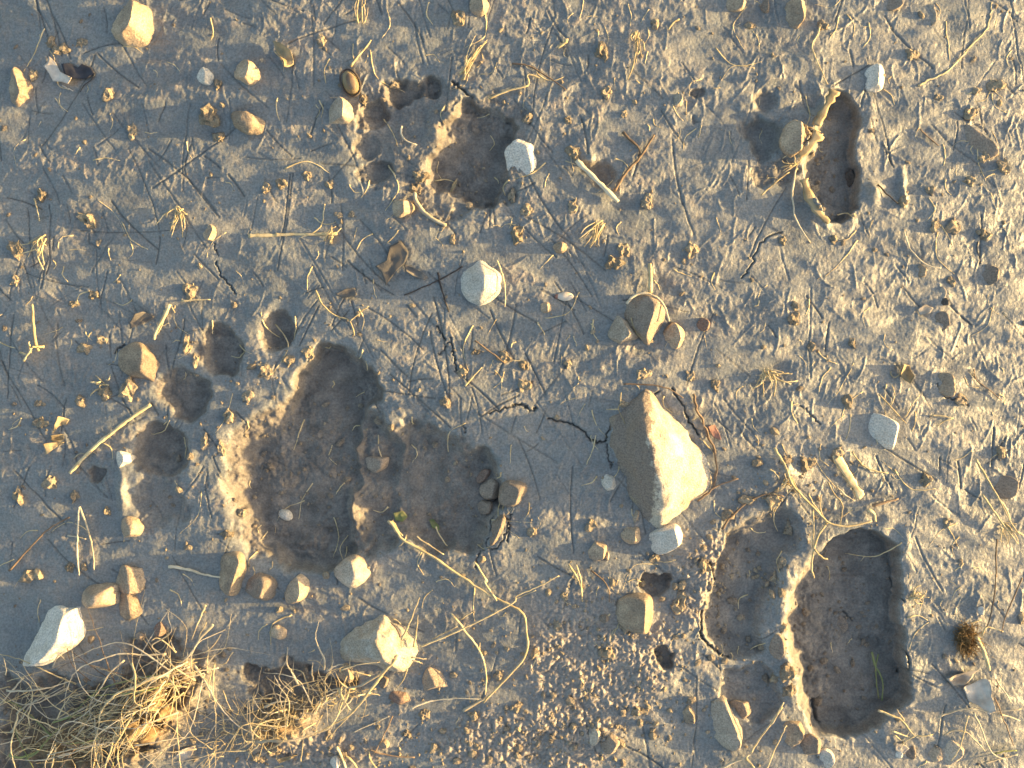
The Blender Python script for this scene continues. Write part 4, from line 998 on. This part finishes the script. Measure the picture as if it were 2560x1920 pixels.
# ================================================================== LEAVES, SEEDS
leaf('torn bleached leaf lying at the upper left', q(1, (320, 400), (370, 450), (400, 520), (450, 570), (525, 590), (490, 640), (420, 610), (340, 600), (310, 540), (270, 480), (300, 450)), 'leaf_pale', curl=.004, axis=50, tilt=(.1, 0), stem=q(1, (420, 640), (470, 665), (512, 688)), phrase='the torn bleached leaf')
leaf('blackened leaf touching the torn bleached leaf', q(1, (430, 470), (500, 465), (560, 500), (600, 470), (680, 500), (705, 545), (650, 590), (560, 590), (470, 580), (440, 540)), 'leaf_black', curl=.002, axis=10, stem=q(1, (705, 545), (680, 600), (620, 640), (580, 700)))
leaf('torn straw-coloured leaf curled up near the top left', q(2, (130, 320), (200, 350), (290, 420), (300, 510), (240, 560), (220, 490), (160, 420)), 'leaf_tan', curl=.007, axis=-45, wav=.003, phrase='the torn straw-coloured leaf')
leaf('mud-grey fallen leaf pressed flat left of the white faceted stone', q(6, (1090, 470), (1180, 430), (1240, 520), (1220, 600), (1130, 690), (1055, 795), (1020, 690), (970, 640), (1060, 590)), 'leaf_grey', curl=.002, axis=70, phrase='the mud-grey fallen leaf')
leaf('small brown oval leaf right of the mud-grey fallen leaf', q(6, (1200, 620), (1260, 640), (1340, 680), (1400, 730), (1370, 750), (1290, 720), (1220, 680)), 'leaf_grey', curl=.003, axis=-30)
leaf('dark curled leaf scrap left of the thin angled twig', q(6, (640, 860), (720, 820), (800, 810), (820, 870), (760, 890), (690, 890)), 'leaf_grey', curl=.003, axis=15)
leaf('dark curled leaf fragment above the half-lit stone', q(5, (1010, 1090), (1080, 1020), (1140, 1000), (1220, 1040), (1150, 1080), (1080, 1110), (1020, 1140)), 'leaf_grey', curl=.006, axis=25, wav=.002)
leaf('yellowish curled leaf with hooked stalk, right side', q(8, (1240, 1430), (1310, 1440), (1330, 1530), (1300, 1590), (1250, 1540), (1220, 1510)), 'leaf_tan', curl=.006, axis=70, stem=q(8, (1240, 1510), (1190, 1540), (1155, 1515), (1160, 1490)))
leaf('white leaf flake on the mud at the right, above mid-height', q(8, (1380, 980), (1440, 940), (1510, 970), (1480, 1010), (1400, 1030)), 'leaf_pale', curl=.002, axis=20)
leaf('small reddish leaf right of the boulder', q(11, (1590, 410), (1650, 395), (1690, 470), (1700, 520), (1640, 500)), 'leaf_red', curl=.003, axis=50)
leaf('pale leaf scrap between the boulder and small reddish leaf', q(11, (1465, 370), (1510, 340), (1560, 400), (1540, 440), (1490, 420)), 'leaf_pale', curl=.002, axis=50)
leaf('white torn leaf by the root ball at the lower right', q(16, (1740, 1020), (1830, 990), (1920, 950), (1965, 960), (1970, 1090), (1990, 1200), (1950, 1240), (1880, 1180), (1800, 1140), (1770, 1080)), 'leaf_pale', curl=.006, axis=80, wav=.003, tilt=(.1, 0), phrase='the white torn leaf')
leaf('white curled leaf edge above the white torn leaf', q(16, (1610, 950), (1690, 920), (1790, 890), (1890, 880), (1830, 950), (1740, 1000), (1660, 1010)), 'leaf_pale', curl=.005, axis=15, wav=.003, tilt=(0, .1))
leaf('tan folded leaf scrap near the left edge, upper of three', q(9, (345, 480), (380, 400), (420, 330), (490, 360), (470, 400), (410, 410)), 'leaf_tan', curl=.005, axis=45, tilt=(-.15, 0))
leaf('tan folded leaf scrap near the left edge, middle of three', q(9, (335, 530), (350, 490), (440, 480), (440, 530), (370, 545)), 'leaf_tan', curl=.003, axis=10, tilt=(-.25, 0))
leaf('tan folded leaf scrap near the left edge, lowest of three', q(9, (290, 560), (350, 550), (445, 548), (360, 570), (320, 640), (300, 650)), 'leaf_tan', curl=.003, axis=30, tilt=(-.2, 0))
leaf('yellow leaf sliver standing in the top print', q(2, (1570, 1540), (1590, 1470), (1630, 1415), (1620, 1490), (1590, 1540)), 'leaf_tan', curl=.004, axis=60, tilt=(-.3, 0))
leaf('greenish leaf patch in the heel of the large print', q(10, (1100, 1130), (1180, 1110), (1220, 1160), (1180, 1200), (1120, 1190)), 'green', curl=.001, axis=0)
leaf('pale greenish leaf tip in the heel near the forked stalk', q(10, (1395, 1190), (1430, 1180), (1480, 1240), (1480, 1280), (1420, 1250)), 'green', curl=.002, axis=-40)
leaf('pale dry leaf scrap beside the tan twig, lower right', q(16, (1180, 1470), (1250, 1480), (1300, 1520), (1250, 1560), (1190, 1540)), 'leaf_pale', curl=.003, axis=20)
leaf('grey dry leaf at the bottom edge in the dry grass', q(13, (1400, 1590), (1470, 1520), (1570, 1500), (1540, 1580), (1450, 1630)), 'leaf_pale', curl=.003, axis=30)
leaf('brown dry leaf at the bottom edge left of centre', q(14, (160, 1600), (230, 1570), (345, 1555), (260, 1600), (190, 1620)), 'leaf_tan', curl=.003, axis=12)

# seed shell (a curled husk) and acorn-like seed
def husk():
    e = bpy.data.objects.new('seed_shell', None)
    c = (877, 209); b = np.array([X(c[0]), Y(c[1]), float(hz(X(c[0]), Y(c[1])))])
    e.location = b; e.empty_display_size = .01
    link(e, 'dry split seed shell with dark rim left of the top print', 'seed shell')
    V_, F_ = ico(3)
    v = V_ * np.array([.0055, .0090, .0050]); v = v[:, :]
    a = math.radians(22)
    R = np.array([[math.cos(a), -math.sin(a), 0], [math.sin(a), math.cos(a), 0], [0, 0, 1]])
    v = v @ R.T; v[:, 2] += .003
    me = fast_mesh('shell', v, F_); me.materials.append(M['leaf_tan'])
    link(bpy.data.objects.new('shell', me), parent=e)
    t = np.linspace(0, 2 * np.pi, 28)
    p = np.stack([.0062 * np.cos(t), .0098 * np.sin(t), .0045 + .0008 * np.sin(3 * t)], 1) @ R.T
    vv, ff = tube_geo(p, 0.0007, 6)
    link(bpy.data.objects.new('rim', mesh_of('rim', vv, ff, 'darktwig')), parent=e)
    V2 = V_ * np.array([.0032, .0060, .0016]); V2 = V2 @ R.T; V2[:, 2] += .0078; V2[:, 0] += .001
    me = fast_mesh('kernel', V2, F_); me.materials.append(M['twig'])
    link(bpy.data.objects.new('kernel', me), parent=e)
    LAND.append((877, 209, 'the seed shell'))
husk()
def seed():
    e = bpy.data.objects.new('seed', None); c = (1412, 741)
    b = np.array([X(c[0]), Y(c[1]), float(hz(X(c[0]), Y(c[1])))])
    e.location = b; link(e, 'small pinkish seed with an orange tip, centre right', 'seed')
    V_, F_ = ico(3)
    v = V_ * np.array([.0060, .0032, .0026]); v[:, 1] *= 1 - .25 * (v[:, 0] < 0) * np.abs(v[:, 0]) / .006; v[:, 2] += .001
    me = fast_mesh('seed_body', v, F_); me.materials.append(M['leaf_pale']); link(bpy.data.objects.new('seed_body', me), parent=e)
    v = V_ * np.array([.0015, .0017, .0016]); v[:, 0] -= .0056; v[:, 2] += .0012
    me = fast_mesh('seed_tip', v, F_); me.materials.append(M['leaf_red']); link(bpy.data.objects.new('seed_tip', me), parent=e)
    LAND.append((1412, 741, 'the orange-tipped seed'))
seed()

# root ball at the lower right
def root_ball():
    c = (2430, 1605); b = np.array([X(c[0]), Y(c[1]), float(hz(X(c[0]), Y(c[1])))])
    e = bpy.data.objects.new('root_ball', None); e.location = b; e.empty_display_size = .01
    link(e, 'fuzzy brown ball of rootlets with a stem, lower right', 'root ball')
    rs = random.Random(4)
    vs, fs = [], []; off = 0
    for i in range(420):
        th = rs.uniform(0, 2 * math.pi); ph = math.acos(rs.uniform(-.1, 1))
        d0 = np.array([math.cos(th) * math.sin(ph), math.sin(th) * math.sin(ph), math.cos(ph)])
        p0 = d0 * np.array([.006, .011, .006]) * rs.uniform(.2, .9)
        tg = np.array([rs.gauss(0, 1), rs.gauss(0, 1), rs.gauss(0, .6)])
        p2 = p0 + d0 * np.array([.0055, .008, .005]) * rs.uniform(.3, .8) + tg * .003
        p1 = (p0 + p2) / 2 + np.array([rs.gauss(0, .0016) for _ in range(3)])
        pts = crom([p0, p1, p2], 6)
        v, f = tube_geo(pts, np.linspace(.0003, .00014, 6), 4)
        v[:, 2] = np.maximum(v[:, 2], .0002)
        vs.append(v); fs += [tuple(k + off for k in q_) for q_ in f]; off += len(v)
    o = link(bpy.data.objects.new('fibres', mesh_of('fibres', np.vstack(vs), fs, 'fibre')), parent=e, kind='stuff')
    v, f = stalk_geo(q(16, (1840, 600), (1900, 700), (1930, 790), (1960, 880)), 11, lift=.005, taper=.8)
    link(bpy.data.objects.new('stem', mesh_of('stem', v - b, f, 'straw')), parent=e)
    v, f = stalk_geo(q(16, (1880, 600), (1920, 520), (2000, 540), (2060, 560)), 5, lift=.006)
    link(bpy.data.objects.new('branch', mesh_of('branch', v - b, f, 'straw')), parent=e)
    LAND.append((2430, 1605, 'the root ball'))
root_ball()

# ================================================================== DRY GRASS CLUMPS
def clump(label, cu, cv, explicit, n, gen, n_fine, seed):
    rs = random.Random(seed)
    b = np.array([X(cu), Y(cv), float(hz(X(cu), Y(cv)))])
    e = bpy.data.objects.new('dry_grass_clump', None); e.location = b; e.empty_display_size = .01
    link(e, label, 'grass')
    for i, (uv, w, mt, lf) in enumerate(explicit):
        v, f = stalk_geo(uv, w * .72, lift=lf, taper=.22, flat=.2, seed=i, stiff=.08, kink=.6)
        link(bpy.data.objects.new('blade', mesh_of('blade', v - b, f, mt)), parent=e)
    for i in range(n):
        uv, w, mt, lf = gen(rs)
        v, f = stalk_geo(uv, w, lift=lf, taper=.15, flat=.2, seed=i, stiff=.08, kink=.6, crease=True)
        link(bpy.data.objects.new('blade', mesh_of('blade', v - b, f, mt)), parent=e)
    vs, fs = [], []; off = 0
    for i in range(n_fine):
        uv, w, mt, lf = gen(rs)
        k = rs.uniform(.25, .6); uv = [uv[0]] + [(uv[0][0] + (p[0] - uv[0][0]) * k, uv[0][1] + (p[1] - uv[0][1]) * k) for p in uv[1:]]
        v, f = stalk_geo(uv, w * .55, lift=[x * .6 for x in lf], taper=.4, sides=4, flat=.5, seed=i, stiff=.08)
        vs.append(v - b); fs += [tuple(x + off for x in q_) for q_ in f]; off += len(v)
    link(bpy.data.objects.new('fine_blades', mesh_of('fine_blades', np.vstack(vs), fs, 'straw')), parent=e, kind='stuff')
def gen1(rs):
    t = rs.random()
    su, sv = 510 - 300 * t + rs.gauss(0, 35), 1650 + 210 * t + rs.gauss(0, 28)
    if rs.random() < .35: su, sv = rs.uniform(-20, 260), rs.uniform(1700, 1900)
    a = math.radians(rs.gauss(150, 38) if rs.random() < .62 else rs.uniform(0, 360))
    L = rs.uniform(70, 300)
    c = rs.uniform(-.35, .35) * L
    m = (su + math.cos(a) * L * .5 - math.sin(a) * c, sv + math.sin(a) * L * .5 + math.cos(a) * c)
    e_ = (su + math.cos(a) * L, sv + math.sin(a) * L)
    mt = rs.choice(['straw'] * 5 + ['pale_straw'] * 5 + ['green', 'twig', 'twig'])
    h = rs.uniform(.002, .016)
    return [(su, sv), m, e_], rs.uniform(2.2, 5.0), mt, [h * .4, h, h * .8, rs.uniform(.001, h)]
ex1 = [
 (q(13, (1600, 800), (1690, 930), (1760, 1060), (1860, 1190), (1960, 1290), (2090, 1350)), 9, 'pale_straw', [.008, .006, .004]),
 (q(13, (1770, 460), (1660, 580), (1570, 720), (1400, 850)), 11, 'pale_straw', [.014, .012, .010]),
 (q(13, (1690, 320), (1630, 450), (1560, 620)), 7, 'straw', [.010, .008, .006]),
 (q(13, (1700, 460), (1640, 560), (1600, 660)), 5, 'straw', [.010, .008]),
 (q(13, (1420, 860), (1300, 880), (1180, 940), (1010, 1010), (880, 1150), (840, 1290), (800, 1480), (830, 1650)), 12, 'straw', [.012, .014, .012, .01]),
 (q(13, (1380, 860), (1450, 900), (1500, 980), (1520, 1130)), 9, 'straw', [.010, .012, .006]),
 (q(13, (1160, 740), (1200, 870), (1190, 1030), (1250, 1080)), 10, 'straw', [.012, .014, .010]),
 (q(13, (1350, 730), (1180, 740), (1000, 720), (820, 770), (660, 840), (560, 960), (500, 1120), (490, 1250)), 7, 'pale_straw', [.012, .015, .016, .012, .008]),
 (q(13, (1010, 780), (900, 890), (840, 1000), (760, 1110), (740, 1250), (760, 1330)), 7, 'pale_straw', [.012, .016, .016, .010]),
 (q(13, (1350, 740), (1250, 660), (1330, 600), (1420, 530), (1390, 420), (1400, 340)), 6, 'pale_straw', [.010, .010, .012]),
 (q(13, (1430, 720), (1300, 600), (1240, 620)), 6, 'straw', [.010, .012]),
 (q(13, (1430, 690), (1420, 600)), 5, 'pale_straw', [.010, .014]),
 (q(13, (0, 1060), (180, 1050), (400, 1010), (560, 960)), 9, 'pale_straw', [.010, .014, .012]),
 (q(13, (60, 1270), (170, 1180), (330, 1100), (500, 1010)), 7, 'pale_straw', [.008, .012, .012]),
 (q(13, (0, 1430), (120, 1290), (230, 1150), (420, 1010)), 8, 'pale_straw', [.010, .014, .014]),
 (q(13, (410, 1300), (480, 1190), (560, 1090), (710, 1050)), 5, 'straw', [.010, .014, .014]),
 (q(13, (350, 1350), (460, 1310), (540, 1280), (660, 1290)), 6, 'green', [.010, .012, .012]),
 (q(13, (130, 1650), (260, 1560), (340, 1460), (430, 1370)), 8, 'green', [.008, .012, .010]),
 (q(13, (-20, 1620), (80, 1640), (200, 1600)), 14, 'green', [.006, .008, .006]),
 (q(13, (410, 850), (480, 740), (520, 800)), 5, 'pale_straw', [.012, .016, .012]),
 (q(13, (0, 930), (30, 860), (25, 770)), 6, 'pale_straw', [.010, .014, .016]),
 (q(13, (1200, 1640), (1320, 1520), (1400, 1450)), 7, 'pale_straw', [.006, .010, .006]),
 (q(13, (1150, 1650), (1130, 1480), (1140, 1340), (1190, 1250)), 7, 'straw', [.006, .012, .008]),
 (q(13, (1190, 1380), (1400, 1340), (1570, 1320)), 7, 'pale_straw', [.004, .006, .004]),
 (q(13, (0, 1420), (60, 1480), (160, 1500)), 9, 'straw', [.008, .010, .006]),
]
clump('tangled clump of dry grass on turf at the bottom left corner', 300, 1780, ex1, 110, gen1, 200, 5)
def gen2(rs):
    t = rs.random()
    su, sv = 900 - 380 * t + rs.gauss(0, 26), 1715 + 150 * t + rs.gauss(0, 26)
    a = math.radians(rs.gauss(150, 40) if rs.random() < .5 else rs.gauss(265, 40))
    L = rs.uniform(40, 150)
    c = rs.uniform(-.35, .35) * L
    m = (su + math.cos(a) * L * .5 - math.sin(a) * c, sv + math.sin(a) * L * .5 + math.cos(a) * c)
    e_ = (su + math.cos(a) * L, sv + math.sin(a) * L)
    h = rs.uniform(.002, .012)
    return [(su, sv), m, e_], rs.uniform(2.0, 4.4), rs.choice(['straw', 'straw', 'pale_straw', 'pale_straw']), [h * .3, h, h * .9]
ex2 = [
 (q(14, (1170, 700), (1050, 840), (930, 920), (820, 980), (640, 1010), (540, 1060)), 12, 'pale_straw', [.014, .012, .008, .006]),
 (q(14, (1160, 720), (1010, 900), (900, 1050), (780, 1190), (660, 1260), (520, 1340), (340, 1400)), 10, 'straw', [.016, .012, .008, .006]),
 (q(14, (1040, 880), (890, 1060), (760, 1220), (660, 1330), (590, 1420)), 8, 'straw', [.010, .008, .006]),
 (q(14, (560, 850), (575, 750), (530, 620), (520, 530), (555, 410)), 7, 'pale_straw', [.006, .014, .018]),
 (q(14, (290, 860), (270, 770), (285, 640)), 7, 'pale_straw', [.006, .012, .014]),
 (q(14, (475, 950), (475, 860), (490, 760)), 7, 'pale_straw', [.006, .012, .014]),
 (q(14, (340, 1000), (300, 880), (270, 820)), 9, 'pale_straw', [.006, .010, .012]),
 (q(14, (285, 1050), (270, 1000), (210, 950)), 9, 'straw', [.006, .010, .010]),
 (q(14, (70, 1160), (160, 1120), (260, 1110), (340, 1140)), 9, 'pale_straw', [.010, .010, .006]),
 (q(14, (190, 1010), (170, 950), (150, 900)), 5, 'pale_straw', [.006, .010, .010]),
 (q(14, (580, 860), (640, 820), (720, 800)), 8, 'pale_straw', [.006, .008, .008]),
 (q(14, (690, 1000), (720, 1100), (760, 1040), (770, 1000)), 14, 'straw', [.006, .008, .006]),
 (q(14, (890, 1070), (950, 1040), (1010, 1060)), 7, 'straw', [.003, .005, .003]),
 (q(14, (0, 1420), (150, 1390), (350, 1380), (520, 1320)), 14, 'pale_straw', [.004, .008, .006]),
 (q(14, (370, 1590), (390, 1480), (400, 1390)), 6, 'straw', [.004, .006]),
 (q(14, (1200, 580), (1270, 430), (1345, 240)), 8, 'straw', [.014, .014, .012]),
 (q(14, (1295, 640), (1320, 500), (1330, 390)), 8, 'straw', [.012, .012, .010]),
 (q(14, (1240, 820), (1210, 910), (1135, 1010)), 7, 'straw', [.012, .010, .004]),
 (q(14, (1190, 560), (1150, 480), (1090, 440)), 7, 'twig', [.012, .012, .008]),
 (q(14, (1270, 730), (1340, 740), (1395, 750)), 7, 'straw', [.010, .010, .008]),
 (q(14, (1280, 760), (1330, 770), (1360, 790)), 6, 'straw', [.010, .010, .008]),
 (q(14, (720, 820), (870, 770), (1030, 750)), 5, 'straw', [.016, .018, .018]),
]
clump('sparse dry grass clump left of the big white and ochre stone', 740, 1790, ex2, 80, gen2, 160, 9)

# ================================================================== MUD CLODS
CL = [(103, 88, 26, 30), (128, 106, 44, 22), (180, 88, 24, 22), (49, 168, 16, 34), (536, 209, 18, 42), (512, 278, 46, 50), (535, 332, 40, 26), (252, 224, 26, 34), (310, 317, 26, 42), (72, 477, 28, 28),
      (800, 95, 26, 30), (1144, 46, 30, 34), (1507, 132, 26, 40), (1517, 227, 26, 36), (1320, 295, 24, 28), (1434, 378, 34, 32), (194, 541, 38, 34), (224, 600, 14, 16), (212, 735, 34, 24), (157, 756, 26, 16),
      (5, 612, 32, 48), (4, 694, 22, 30), (190, 868, 40, 22), (235, 848, 26, 20), (460, 725, 30, 34), (1320, 522, 28, 28), (1294, 588, 28, 40), (1557, 624, 28, 34), (1532, 658, 40, 46), (1729, 624, 28, 38),
      (1618, 498, 28, 42), (1434, 516, 24, 34), (1609, 934, 30, 34), (1309, 965, 30, 30), (1985, 797, 36, 30), (1990, 766, 18, 30), (2140, 855, 26, 30), (2035, 865, 20, 36), (2267, 500, 24, 30), (2350, 560, 30, 30),
      (243, 985, 30, 30), (178, 1005, 24, 26), (65, 1010, 26, 16), (300, 975, 36, 46), (70, 1060, 34, 24), (95, 1215, 44, 26), (10, 1250, 26, 40), (158, 1245, 18, 40), (245, 1285, 18, 24), (46, 1450, 60, 44),
      (152, 1428, 22, 20), (190, 1424, 16, 26), (1262, 890, 30, 32), (1155, 930, 24, 26), (1310, 915, 28, 24), (1113, 1005, 20, 28), (845, 535, 22, 20), (878, 535, 16, 14), (1132, 600, 18, 34), (1280, 490, 20, 34),
      (700, 455, 30, 24), (765, 435, 24, 30), (822, 460, 22, 24), (660, 465, 20, 26), (1050, 440, 40, 30), (1036, 470, 26, 34), (905, 245, 20, 30), (985, 205, 24, 24), (1190, 880, 20, 18), (1560, 1010, 24, 20),
      (1420, 912, 18, 20), (1730, 940, 24, 30), (1790, 965, 20, 34), (2125, 1000, 26, 40), (2395, 700, 20, 26), (2400, 560, 40, 36), (2480, 580, 26, 30), (2530, 410, 30, 40), (2478, 385, 36, 26), (2440, 445, 26, 26),
      (2340, 470, 20, 28), (2060, 60, 26, 26), (1880, 62, 26, 20), (1640, 60, 20, 26), (1960, 600, 20, 20), (2090, 595, 22, 18), (1420, 300, 18, 20), (1560, 285, 16, 20), (2420, 1000, 30, 34), (2525, 1135, 30, 26),
      (2330, 1205, 40, 34), (2380, 1310, 24, 24), (1820, 1290, 26, 26), (1985, 1330, 26, 40), (1330, 1330, 24, 22), (1480, 1310, 24, 18), (1640, 1400, 24, 24), (1410, 1490, 16, 22), (1395, 1565, 22, 26), (1520, 1630, 40, 40),
      (1700, 1510, 34, 50), (1760, 1420, 30, 40), (1600, 1780, 40, 22), (1410, 1815, 18, 16), (1290, 1770, 26, 26), (1185, 1790, 20, 26), (1060, 1790, 26, 22), (1015, 1840, 22, 18), (680, 1880, 40, 34), (640, 1900, 34, 30),
      (818, 1845, 24, 22), (1110, 1830, 20, 18), (1245, 1690, 20, 34), (1870, 1250, 40, 30), (1930, 1250, 34, 44), (2020, 1160, 40, 34), (2100, 1130, 30, 30), (560, 1340, 30, 22), (590, 1290, 24, 24), (560, 1040, 30, 40),
      (610, 990, 30, 30), (660, 930, 34, 28), (720, 900, 34, 26), (765, 880, 28, 30), (545, 1120, 20, 34), (505, 1110, 16, 40), (1960, 1410, 22, 30), (1946, 1450, 20, 40), (1970, 1680, 34, 44), (1975, 1730, 28, 30),
      (1958, 1570, 20, 24), (1940, 1700, 22, 26), (455, 860, 20, 46), (480, 905, 12, 40), (2010, 330, 30, 34), (2440, 270, 30, 30), (2510, 200, 44, 30), (2460, 215, 24, 20), (2360, 235, 20, 18), (2290, 130, 30, 30)]
def direction(du, dv):
    if abs(du) > 1.8 * abs(dv): return 'right of' if du > 0 else 'left of'
    if abs(dv) > 1.8 * abs(du): return 'below' if dv > 0 else 'above'
    return ('below and ' if dv > 0 else 'above and ') + ('right of' if du > 0 else 'left of')
def size_word(w, h):
    s = math.sqrt(w * h)
    k = 'tiny' if s < 22 else 'small' if s < 31 else 'chunky'
    if h > 1.6 * w: k += ' upright'
    elif w > 1.5 * h: k += ' flat'
    return k
clods = []
for (u, v, w, h) in CL:
    b = min(LAND, key=lambda t: (t[0] - u) ** 2 + (t[1] - v) ** 2)
    lb = size_word(w, h) + ' ochre mud clod ' + direction(u - b[0], v - b[1]) + ' ' + b[2]
    o = stone(lb, E(u, v, w, h, 0, .38, 10), None, 'clod', name='mud_clod', cat='clod', rough=.42, planes=[], sub=3, bury=.38, flat=.7, sink=.5)
    o.data.polygons.foreach_set('use_smooth', np.zeros(len(o.data.polygons), bool))
    clods.append((o, u, v))
byl = {}
for c in clods: byl.setdefault(c[0]['label'], []).append(c)
ordn = ['nearest', 'second nearest', 'third nearest', 'fourth nearest', 'fifth nearest', 'sixth nearest', 'seventh nearest']
for lb, L in byl.items():
    if len(L) > 1:
        ph = next((t for t in LAND if lb.endswith(t[2])), None)
        L.sort(key=lambda c: min((t[0] - c[1]) ** 2 + (t[1] - c[2]) ** 2 for t in LAND if lb.endswith(t[2])))
        for k, c in enumerate(L):
            t_ = lb + ', ' + ordn[min(k, 6)] + ' to it'
            if len(t_.split()) > 16: t_ = lb.replace(' ochre', '').replace(' and ', ' ') + ', ' + ordn[min(k, 6)]
            c[0]['label'] = t_
for c in clods: c[0]['group'] = 'mud clods scattered on the silt'

# ================================================================== LOOSE CRUMBS AND STRAW BITS (uncountable)
def crumbs():
    rs = random.Random(77)
    V1, F1 = ico(1)
    vs, fs = [], []; off = 0
    def put(u, v, r, st):
        nonlocal off
        x, y = X(u), Y(v); z = float(hz(x, y))
        a = rs.uniform(0, math.pi); ca_, sa_ = math.cos(a), math.sin(a)
        k = V1 * (1 + np.array([rs.uniform(-.3, .3) for _ in range(len(V1))]))[:, None] * np.array([r, r * st, r * rs.uniform(.5, .9)])
        k = np.stack([k[:, 0] * ca_ - k[:, 1] * sa_ + x, k[:, 0] * sa_ + k[:, 1] * ca_ + y, k[:, 2] + z + r * .2], 1)
        vs.append(k); fs.append(F1 + off); off += len(k)
    for i in range(700):
        u, v = rs.uniform(0, 2560), rs.uniform(0, 1920)
        put(u, v, min(.0022, rs.lognormvariate(math.log(.0007), .45)), rs.uniform(1, 1.9))
    for i in range(900):      # the same ground goes on outside the picture
        u, v = rs.uniform(-900, 3460), rs.uniform(-800, 2720)
        if 0 < u < 2560 and 0 < v < 1920: continue
        put(u, v, min(.004, rs.lognormvariate(math.log(.0011), .6)), rs.uniform(1, 1.9))
    zones = [(1500, 1640, 210, 150, 700), (1420, 1830, 150, 80, 350), (1780, 1450, 70, 120, 200), (1230, 1850, 170, 60, 250), (700, 1880, 200, 40, 160), (700, 1130, 160, 190, 260), (1080, 1230, 130, 120, 160),
             (2130, 1560, 100, 190, 260), (1850, 1500, 70, 120, 110), (345, 1775, 120, 80, 260), (1170, 390, 80, 100, 120), (2090, 400, 40, 100, 70), (1960, 1190, 60, 50, 100)]
    for (cu, cv, su, sv, n) in zones:
        for i in range(n):
            put(rs.gauss(cu, su), rs.gauss(cv, sv), min(.0028, rs.lognormvariate(math.log(.00050), .75)), rs.uniform(1, 1.6))
    me = fast_mesh('mud_crumbs', np.vstack(vs), np.vstack(fs)); me.polygons.foreach_set('use_smooth', np.zeros(len(me.polygons), bool)); me.materials.append(M['clod'])
    link(bpy.data.objects.new('mud_crumbs', me), 'fine loose crumbs of dry mud strewn over the silt', 'crumbs', kind='stuff')
crumbs()
def litter():
    rs = random.Random(55)
    vs, fs = [], []; off = 0
    for i in range(460):
        u, v = rs.uniform(0, 2560), rs.uniform(0, 1640)
        if i > 430: u = rs.uniform(900, 2560)
        if i % 4 == 0: u, v = rs.uniform(-800, 3360), rs.uniform(-700, 2600)
        L = rs.uniform(14, 62) if rs.random() < .85 else rs.uniform(60, 130)
        a = math.radians(rs.gauss(98, 28) if rs.random() < .6 else rs.uniform(0, 180)); c = rs.uniform(-.3, .3) * L
        m = (u + math.cos(a) * L * .5 - math.sin(a) * c, v + math.sin(a) * L * .5 + math.cos(a) * c)
        v3, f = stalk_geo([(u, v), m, (u + math.cos(a) * L, v + math.sin(a) * L)], rs.uniform(2.2, 4.2), lift=-.0002, taper=.5, sides=4, seed=i, stiff=.5)
        vs.append(v3); fs += [tuple(x + off for x in q_) for q_ in f]; off += len(v3)
    me = mesh_of('straw_litter', np.vstack(vs), fs, 'straw')
    link(bpy.data.objects.new('straw_litter', me), 'short bits of dry straw and fibre littering the silt', 'straw', kind='stuff')
litter()
